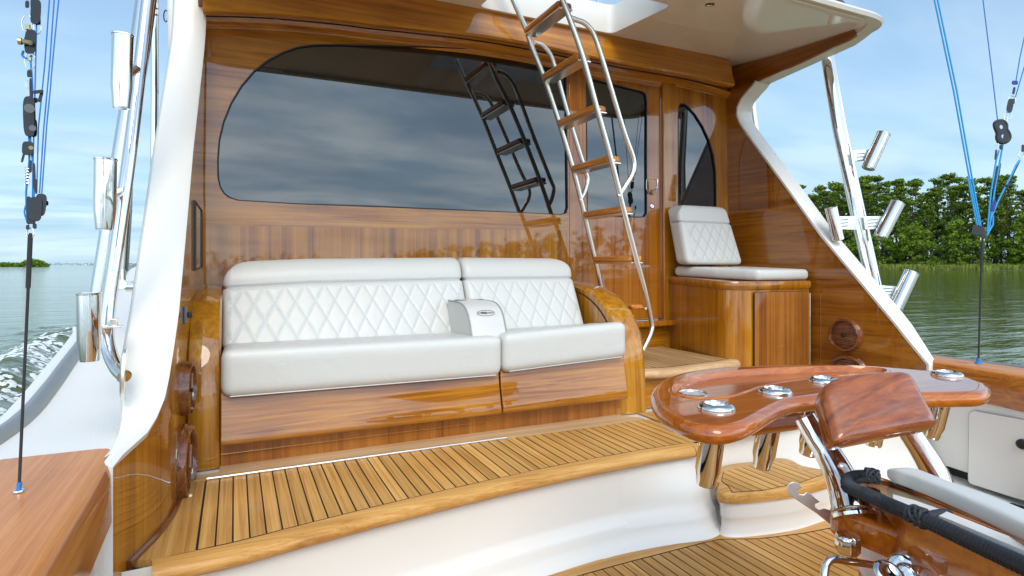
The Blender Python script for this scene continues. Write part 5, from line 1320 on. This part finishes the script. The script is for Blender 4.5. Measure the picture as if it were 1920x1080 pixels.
# ================================================================== SMALL COCKPIT STEP
cs = thing('cockpit_step', (2.1, 1.8, -.17), 'small kidney shaped teak step on white moulding below the rod rack', 'step')
ZS = -.15
step_px = [(1345,934),(1348,916),(1340,898),(1345,878),(1372,869),(1420,864),(1452,858),(1480,860),(1505,872),(1540,879),(1562,884),(1575,895),(1560,908),(1500,925),(1430,935),(1375,939)]
so_ = smooth([V((lambda q_: (q_.x, q_.y, ZS))(P(x, y, Z=ZS if y < 900 else -.180))) for x, y in step_px], 4, True)
c_ = sum(so_, V())/len(so_)
def sh2(k, dz): return [V((c_.x+(p.x-c_.x)*k, c_.y+(p.y-c_.y)*k, p.z+dz)) for p in so_]
mb = MB(); g_ = mb.grid([sh2(.93, -.046), sh2(.985, -.044), sh2(1, -.034), sh2(1.0, -.014), sh2(.985, -.003), sh2(.96, 0)], wrap=True); mb.face(g_[-1]); mb.face(g_[0][::-1]); mb.build('step_nosing', DECKX, cs, ang=50)
pk = [(1356,884),(1352,902),(1366,912),(1372,923),(1430,919.5),(1500,905),(1545,889),(1520,885),(1500,880),(1480,868),(1462,864.5),(1400,873)]
pk3 = [P(x, y, Z=ZS+.0016) for x, y in pk]
mb = MB(); mb.poly([p-V((0, 0, .001)) for p in pk3], 1); tones = [.5]
# clip boards against the outline
def clipx(poly, x0, x1):
    def half(pl_, xx, keep):
        out = []
        for i in range(len(pl_)):
            a, b_ = pl_[i], pl_[(i+1) % len(pl_)]; ia, ib = (a.x-xx)*keep >= 0, (b_.x-xx)*keep >= 0
            if ia: out.append(a)
            if ia != ib: out.append(a.lerp(b_, (xx-a.x)/(b_.x-a.x)))
        return out
    pl_ = half(poly, x0, 1); return half(pl_, x1, -1) if pl_ else []
x = min(p.x for p in pk3)+.004
c2 = sum(pk3, V())/len(pk3); pin = [c2+(p-c2)*.985 for p in pk3]
while x < max(p.x for p in pk3)-.01:
    q2 = clipx(pin, x+.002, x+.0405)
    if len(q2) > 2: mb.poly(q2, 0); tones.append(random.random())
    x += .0425
o = mb.build('step_planking', [DECK, CAULK], cs, fixn=False); settone(o, tones)
mb = MB(); g_ = mb.grid([sh2(.94, -.045), sh2(.94, -.10), sh2(.935, -.108), sh2(.92, -.116), sh2(.92, -.14), sh2(.935, -.165), sh2(.96, -.182), sh2(.98, -.184)], wrap=True); mb.build('step_moulding', GEL, cs, ang=60)

def ss(t): t = max(0, min(1, t)); return t*t*(3-2*t)
mb = MB(); rows = []
for j in range(15):
    z = lerp(-.055, -.332, j/14); r = []
    for i in range(25):
        x = lerp(1.22, 1.80, i/24); yr = interp([(p[0], p[1]) for p in RPs if p[0] < 1.95], x)
        pf = interp([(-.334, .12), (-.331, .085), (-.315, .060), (-.285, .044), (-.256, .040), (-.246, .034), (-.232, .016), (-.205, .008), (-.12, .004), (-.044, 0)], z)
        r.append((x, yr-pf+.006*(1-ss((x-1.24)/.2))-.001-ss((x-1.30)/.46)*(.045+.0*z)*ss((-z-.05)/.16), z))
    rows.append(r)
mb.grid(rows); mb.build('step_fairing', GEL, cs, ang=60)
# ================================================================== SEA, SHORES, TREES
mb = MB(); 
R_ = 9000; mb.poly([(-R_, -R_, WZ), (R_, -R_, WZ), (R_, R_, WZ), (-R_, R_, WZ)])
tag(mb.build('water', WATER, None, fixn=False), kind='structure')
# wake: ridge of disturbed water with foam off the port side
mb = MB(); rows = []; rnd = random.Random(3)
def wavez(x, y):
    cr = -1.50-.115*y-.25*math.sin(y*.7)*.4; u = x-cr
    amp = .30*interp([(2, .3), (6, 1), (12, 1), (17, .2), (18.5, 0)], y)
    return amp*math.exp(-(u/.45)**2)*(1 if u > 0 else math.exp(u*.6))+.10*noise.noise(V((x*2.2, y*1.6, 0)))*math.exp(-(u/1.2)**2)+.04*noise.noise(V((x*6, y*5, 3)))*math.exp(-(u/1.2)**2), u
for i in range(150):
    y = 2+i*.11; r = []
    for j in range(60):
        x = -.95-j*.085; e = min(1, (59-j)/12)
        r.append((x, y, WZ+.004+wavez(x, y)[0]*e-.02*(1-e)))
    rows.append(r)
mb.grid(rows)
wk = mb.build('bow_wave', WATER, None, ang=180); tag(wk, kind='structure')
mb = MB()
for i in range(9000):
    y = rnd.uniform(3, 16.5); x = -.95-rnd.random()*3.4
    z_, u = wavez(x, y)
    if u < -.55: continue
    dens = noise.noise(V((x*3.2, y*1.1, 5)))+.5*noise.noise(V((x*9, y*5, 8)))+(.25 if abs(u-.1) < .3 else 0)
    if dens < .18: continue
    s_ = rnd.uniform(.012, .05); n_ = 6; a0 = rnd.random()*6
    c = mb.bm.verts.new((x, y, WZ+z_+s_*.35+.004)); vs = []
    for k in range(n_):
        xx, yy_ = x+math.cos(a0+k/n_*6.283)*s_*rnd.uniform(.6, 1.5), y+math.sin(a0+k/n_*6.283)*s_*rnd.uniform(.8, 2.2)
        vs.append(mb.bm.verts.new((xx, yy_, WZ+wavez(xx, yy_)[0]+.003)))
    for k in range(n_): mb.face((c, vs[k], vs[(k+1) % n_]))
tag(mb.build('foam', FOAM, None, ang=180), 'white foam streaks on the wake beside the port side deck', 'foam', kind='stuff')
# starboard shore
def xsh(y): return 192+6*math.sin(y*.021)+2.5*math.sin(y*.09)
mb = MB(); rows = []
for i in range(-70, 61):
    y = i*12.0; xs_ = xsh(y); rows.append([(xs_+dx+ (1.2*noise.noise(V((y*.2, dx, 0)))), y, WZ+h_) for dx, h_ in ((0, -.2), (.8, .12), (5, .35), (14, .7), (40, 1.3), (90, 2.0), (400, 4))])
mb.grid(rows); tag(mb.build('shore_ground', MUD, None), kind='structure')
def clump(mb, tones, c, r, n, size, rnd, up=.3, flat=1.0):
    for _ in range(n):
        d = V((rnd.gauss(0, 1), rnd.gauss(0, 1), rnd.gauss(0, 1))).normalized()
        p = c+V((d.x*r, d.y*r, d.z*r*flat))*rnd.uniform(.55, 1)
        nn = (d+V((rnd.gauss(0, .5), rnd.gauss(0, .5), rnd.gauss(0, .5)+up))).normalized()
        a = nn.cross(V((0, 0, 1))); a = a.normalized() if a.length > .01 else V((1, 0, 0)); b_ = nn.cross(a); s = size*rnd.uniform(.6, 1.3); an = rnd.random()*3.14
        u = (a*math.cos(an)+b_*math.sin(an))*s; w_ = (b_*math.cos(an)-a*math.sin(an))*s*.6
        mb.poly([p-u-w_*.4, p-w_, p+u*.9, p+w_]); tones.append(rnd.random())
def tree_proto(kind, seed):
    rnd = random.Random(seed); H = 26 if kind == 'pine' else (17 if kind == 'broad' else 5.5)
    root = bpy.data.objects.new({'pine': 'pine_tree', 'broad': 'broadleaf_tree', 'bush': 'shore_bush'}[kind], None); COL.objects.link(root)
    mb = MB(); lean = V((rnd.uniform(-.5, .5), rnd.uniform(-.5, .5), 0)); top = V((lean.x, lean.y, H*.93)); N = 7
    tp = [V((lean.x*(k/N)**2, lean.y*(k/N)**2, H*.93*k/N))+V((rnd.uniform(-.1, .1), rnd.uniform(-.1, .1), 0)) for k in range(N+1)]
    if kind != 'bush': mb.tube(tp, [lerp(.30 if kind == 'pine' else .26, .05, k/N) for k in range(N+1)], 7)
    cm = MB(); tones = []
    if kind == 'pine':
        base = rnd.uniform(.20, .42)
        for k in range(rnd.randint(30, 38)):
            t = base+(1-base)*(k+rnd.random())/24; t = min(t, 1); L_ = (1.0-abs((t-base)/(1-base)-.35)*1.2)*rnd.uniform(1.8, 3.7)+.5; a = rnd.random()*6.283
            st = V((lean.x*t*t, lean.y*t*t, H*.95*t)); en = st+V((math.cos(a)*L_, math.sin(a)*L_, L_*rnd.uniform(.12, .5)))
            mb.tube([st, st.lerp(en, .5)-V((0, 0, .1)), en], [.09, .06, .02], 5, caps=False)
            for f_ in (.45, .72, 1):
                if rnd.random() < .9: clump(cm, tones, st.lerp(en, f_)+V((rnd.gauss(0, .35), rnd.gauss(0, .35), .25)), rnd.uniform(.65, 1.2), 18, .36, rnd, flat=.6)
        clump(cm, tones, V((lean.x, lean.y, H*.97)), 1.1, 36, .42, rnd)
    elif kind == 'broad':
        for k in range(42):
            a = rnd.random()*6.283; t = rnd.random(); zc_ = H*lerp(.05, .95, t); rad = math.sqrt(max(.05, 1-((t-.42)/.62)**2))*rnd.uniform(.4, 1)*4.6
            en = V((math.cos(a)*rad, math.sin(a)*rad, zc_)); st = V((0, 0, max(1.0, zc_-2.8)))
            if k % 2: mb.tube([st, en], [.09, .03], 5, caps=False)
            clump(cm, tones, en, rnd.uniform(1.0, 1.7), 40, .46, rnd, flat=.8)
    else:
        for k in range(14):
            a = rnd.random()*6.283; rad = rnd.uniform(0, 3.2); clump(cm, tones, V((math.cos(a)*rad, math.sin(a)*rad, rnd.uniform(.8, H*.8)*(1-rad/5))), rnd.uniform(.7, 1.3), 34, .34, rnd)
        for k in range(5): mb.tube([V((0, 0, -.3)), V((rnd.uniform(-2, 2), rnd.uniform(-2, 2), H*.5))], [.07, .03], 5)
    tk = mb.build('trunk', BARK, None); tk.parent = root
    o = cm.build('crown', PINE if kind == 'pine' else BROAD, None, fixn=False, ang=180)
    for p in o.data.polygons: p.use_smooth = False
    settone(o, tones); o.parent = root
    return root
protos = {'pine': [tree_proto('pine', s) for s in (1, 2, 3, 4, 5)], 'broad': [tree_proto('broad', s) for s in (11, 12, 13)], 'bush': [tree_proto('bush', s) for s in (21, 22)]}
used = set(); rt = random.Random(5)
LBL = {'pine': ['tall pine with high open crown', 'broad topped pine', 'narrow pointed pine', 'ragged pine with wide limbs', 'straight pine with tufted top'],
       'broad': ['rounded bright green tree', 'bushy leafy tree', 'spreading leafy tree'],
       'bush': ['low green bush', 'rounded shrub']}
ROW = {'pine': ['front row', 'middle row', 'back row'], 'broad': ['before the pines'], 'bush': ['on the grassy bank']}
def place(kind, x, y, sc, rz, row=0):
    i = rt.randrange(len(protos[kind])); src = protos[kind][i]
    if (kind, i) in used:
        r = src.copy(); COL.objects.link(r)
        for c in src.children: d = c.copy(); COL.objects.link(d); d.parent = r
    else: r = src; used.add((kind, i))
    r.location = (x, y, WZ+1.0); r.rotation_euler = (0, 0, rz); r.scale = (sc*rt.uniform(.9, 1.1), sc*rt.uniform(.9, 1.1), sc)
    q = CX+F*(x*CS-y*SN)/(x*SN+y*CS)
    zone = 'far left beside the wing' if q < 1520 else 'left of the tower leg' if q < 1572 else 'behind the tower leg' if q < 1630 else 'just right of the tower leg' if q < 1690 else 'midway between leg and cord' if q < 1750 else 'left of the outrigger cord' if q < 1805 else 'behind the outrigger cord' if q < 1855 else 'right of the outrigger cord' if q < 1900 else 'at the photo right edge'
    tag(r, LBL[kind][i]+', '+ROW[kind][row]+', '+zone, {'pine': 'pine', 'broad': 'tree', 'bush': 'bush'}[kind], {'pine': 'pines on the far shore', 'broad': 'leafy trees on the far shore', 'bush': 'bushes on the far shore bank'}[kind])
y = 80
while y < 184:
    for row in range(3):
        place('pine', xsh(y)+20+row*9+rt.uniform(-3, 3), y+rt.uniform(-2.5, 2.5), (rt.uniform(.76, 1.10)+row*.07)*(1+max(0, y-112)*.0040), rt.random()*6.28, row)
    y += 3.8
y = 82
while y < 182:
    place('broad', xsh(y)+14+rt.uniform(-2.5, 4), y+rt.uniform(-2, 2), rt.uniform(.5, 1.0), rt.random()*6.28)
    y += 2.9
y = 82
while y < 182:
    place('bush', xsh(y)+9+rt.uniform(-1.5, 3), y+rt.uniform(-2, 2), rt.uniform(.35, .8), rt.random()*6.28)
    y += 6.5
_seen = {}
for o_ in [o_ for o_ in COL.objects if o_.type == 'EMPTY' and 'far shore' in str(o_.get('group', ''))]: _seen.setdefault(o_['label'], []).append(o_)
for l_, os_ in _seen.items():
    if len(os_) < 2: continue
    os_.sort(key=lambda o_: (o_.location.x*CS-o_.location.y*SN)/(o_.location.x*SN+o_.location.y*CS))
    for k_, o_ in enumerate(os_): o_['label'] = l_+(', left one' if k_ == 0 else ', right one' if k_ == len(os_)-1 else ', middle one' if len(os_) == 3 else ', %s from the left' % ['first', 'second', 'third', 'fourth', 'fifth', 'sixth', 'seventh', 'eighth'][min(k_, 7)])
# marsh grass strip
mb = MB(); tones = []
for i in range(9000):
    y = rt.uniform(55, 215); dx = rt.uniform(.3, 13); x = xsh(y)+dx; h_ = rt.uniform(.7, 1.5); w_ = rt.uniform(.12, .4); z_ = WZ+interp([(0, -.1), (1, .12), (5, .35), (14, .7)], dx)
    a = rt.random()*3.14; u = V((math.cos(a)*w_, math.sin(a)*w_, 0)); c = V((x, y, z_)); l_ = V((rt.gauss(0, .15), rt.gauss(0, .15), h_))
    mb.poly([c-u, c+u, c+l_+u*.5, c+l_-u*.5]); tones.append(rt.random())
o = mb.build('marsh_grass', GRASS, None, fixn=False); settone(o, tones); tag(o, 'bright green marsh grass along the water edge of the far shore', 'grass', kind='stuff')
# the wood carries on astern and ahead along the same shore (mirrored in the varnish and glass)
mb = MB(); tones = []; rf = random.Random(9)
def farwood(ys, x0f, hmin, hmax, dens, size, depth=16, base=0):
    for y in ys:
        h_ = rf.uniform(hmin, hmax)*(1+.15*noise.noise(V((y*.03, 0, 0)))); x = x0f(y)+rf.uniform(0, depth)
        for k in range(dens):
            t = rf.random()**.8; r_ = (2.6 if t > .6 else 3.2)
            clump(mb, tones, V((x+rf.uniform(-2, 2), y+rf.uniform(-2, 2), base+WZ+1+h_*t)), r_*.8, 9, size, rf)
yy = [-850+k*4.0 for k in range(226)]
farwood(yy, lambda y: xsh(y)+14, 20, 29, 9, 1.3)
farwood([40+k*1.5 for k in range(150)], lambda y: xsh(y)+44, 17, 21, 16, .6, depth=12, base=1)
farwood([40+k*1.2 for k in range(190)], lambda y: xsh(y)+27, 3, 8, 8, .6, depth=8, base=0)
for k in range(130):
    x = -700+k*7; h_ = rf.uniform(15, 23)
    for j in range(8): clump(mb, tones, V((x+rf.uniform(-4, 4), -690+rf.uniform(-8, 8), WZ+h_*rf.random())), 3, 8, 1.6, rf)
o = mb.build('distant_wood', PINE, None, fixn=False, ang=180); settone(o, tones); tag(o, 'continuous dark green wood along the starboard shore beyond the nearer pines', 'wood', kind='stuff')
# low far shore to port
mb = MB(); tones = []
def lowland(px0, px1, D_, top_px, seed, n, mbx):
    rr_ = random.Random(seed)
    for i in range(n):
        px_ = rr_.uniform(px0, px1); tp = interp(top_px, px_); c = P(px_, 498, D=D_*rr_.uniform(.97, 1.05))
        hh = max(.4, (HY-tp)/F*D_+1.55); z_ = WZ+hh*rr_.random()
        clump(mbx, tones, V((c.x, c.y, z_)), hh*.22+.3, 5, hh*.16+.3, rr_)
lowland(-60, 92, 520, [(-60, 492), (0, 493), (35, 494), (48, 489), (55, 487), (80, 490), (92, 496)], 3, 900, mb)
o = mb.build('marsh_island', BROAD, None, fixn=False, ang=180); settone(o, tones); tag(o, 'low green marsh island with a few trees on the port horizon', 'island', kind='stuff')
mb = MB(); tones = []
lowland(-400, 330, 3200, [(-400, 493), (60, 494), (175, 493.5), (330, 494)], 4, 900, mb)
o = mb.build('far_shore', FARG, None, fixn=False, ang=180); settone(o, tones); tag(o, 'thin dark line of far shore along the port horizon', 'shore', kind='stuff')
S.cycles.max_bounces = 8; S.cycles.glossy_bounces = 5; S.cycles.diffuse_bounces = 6
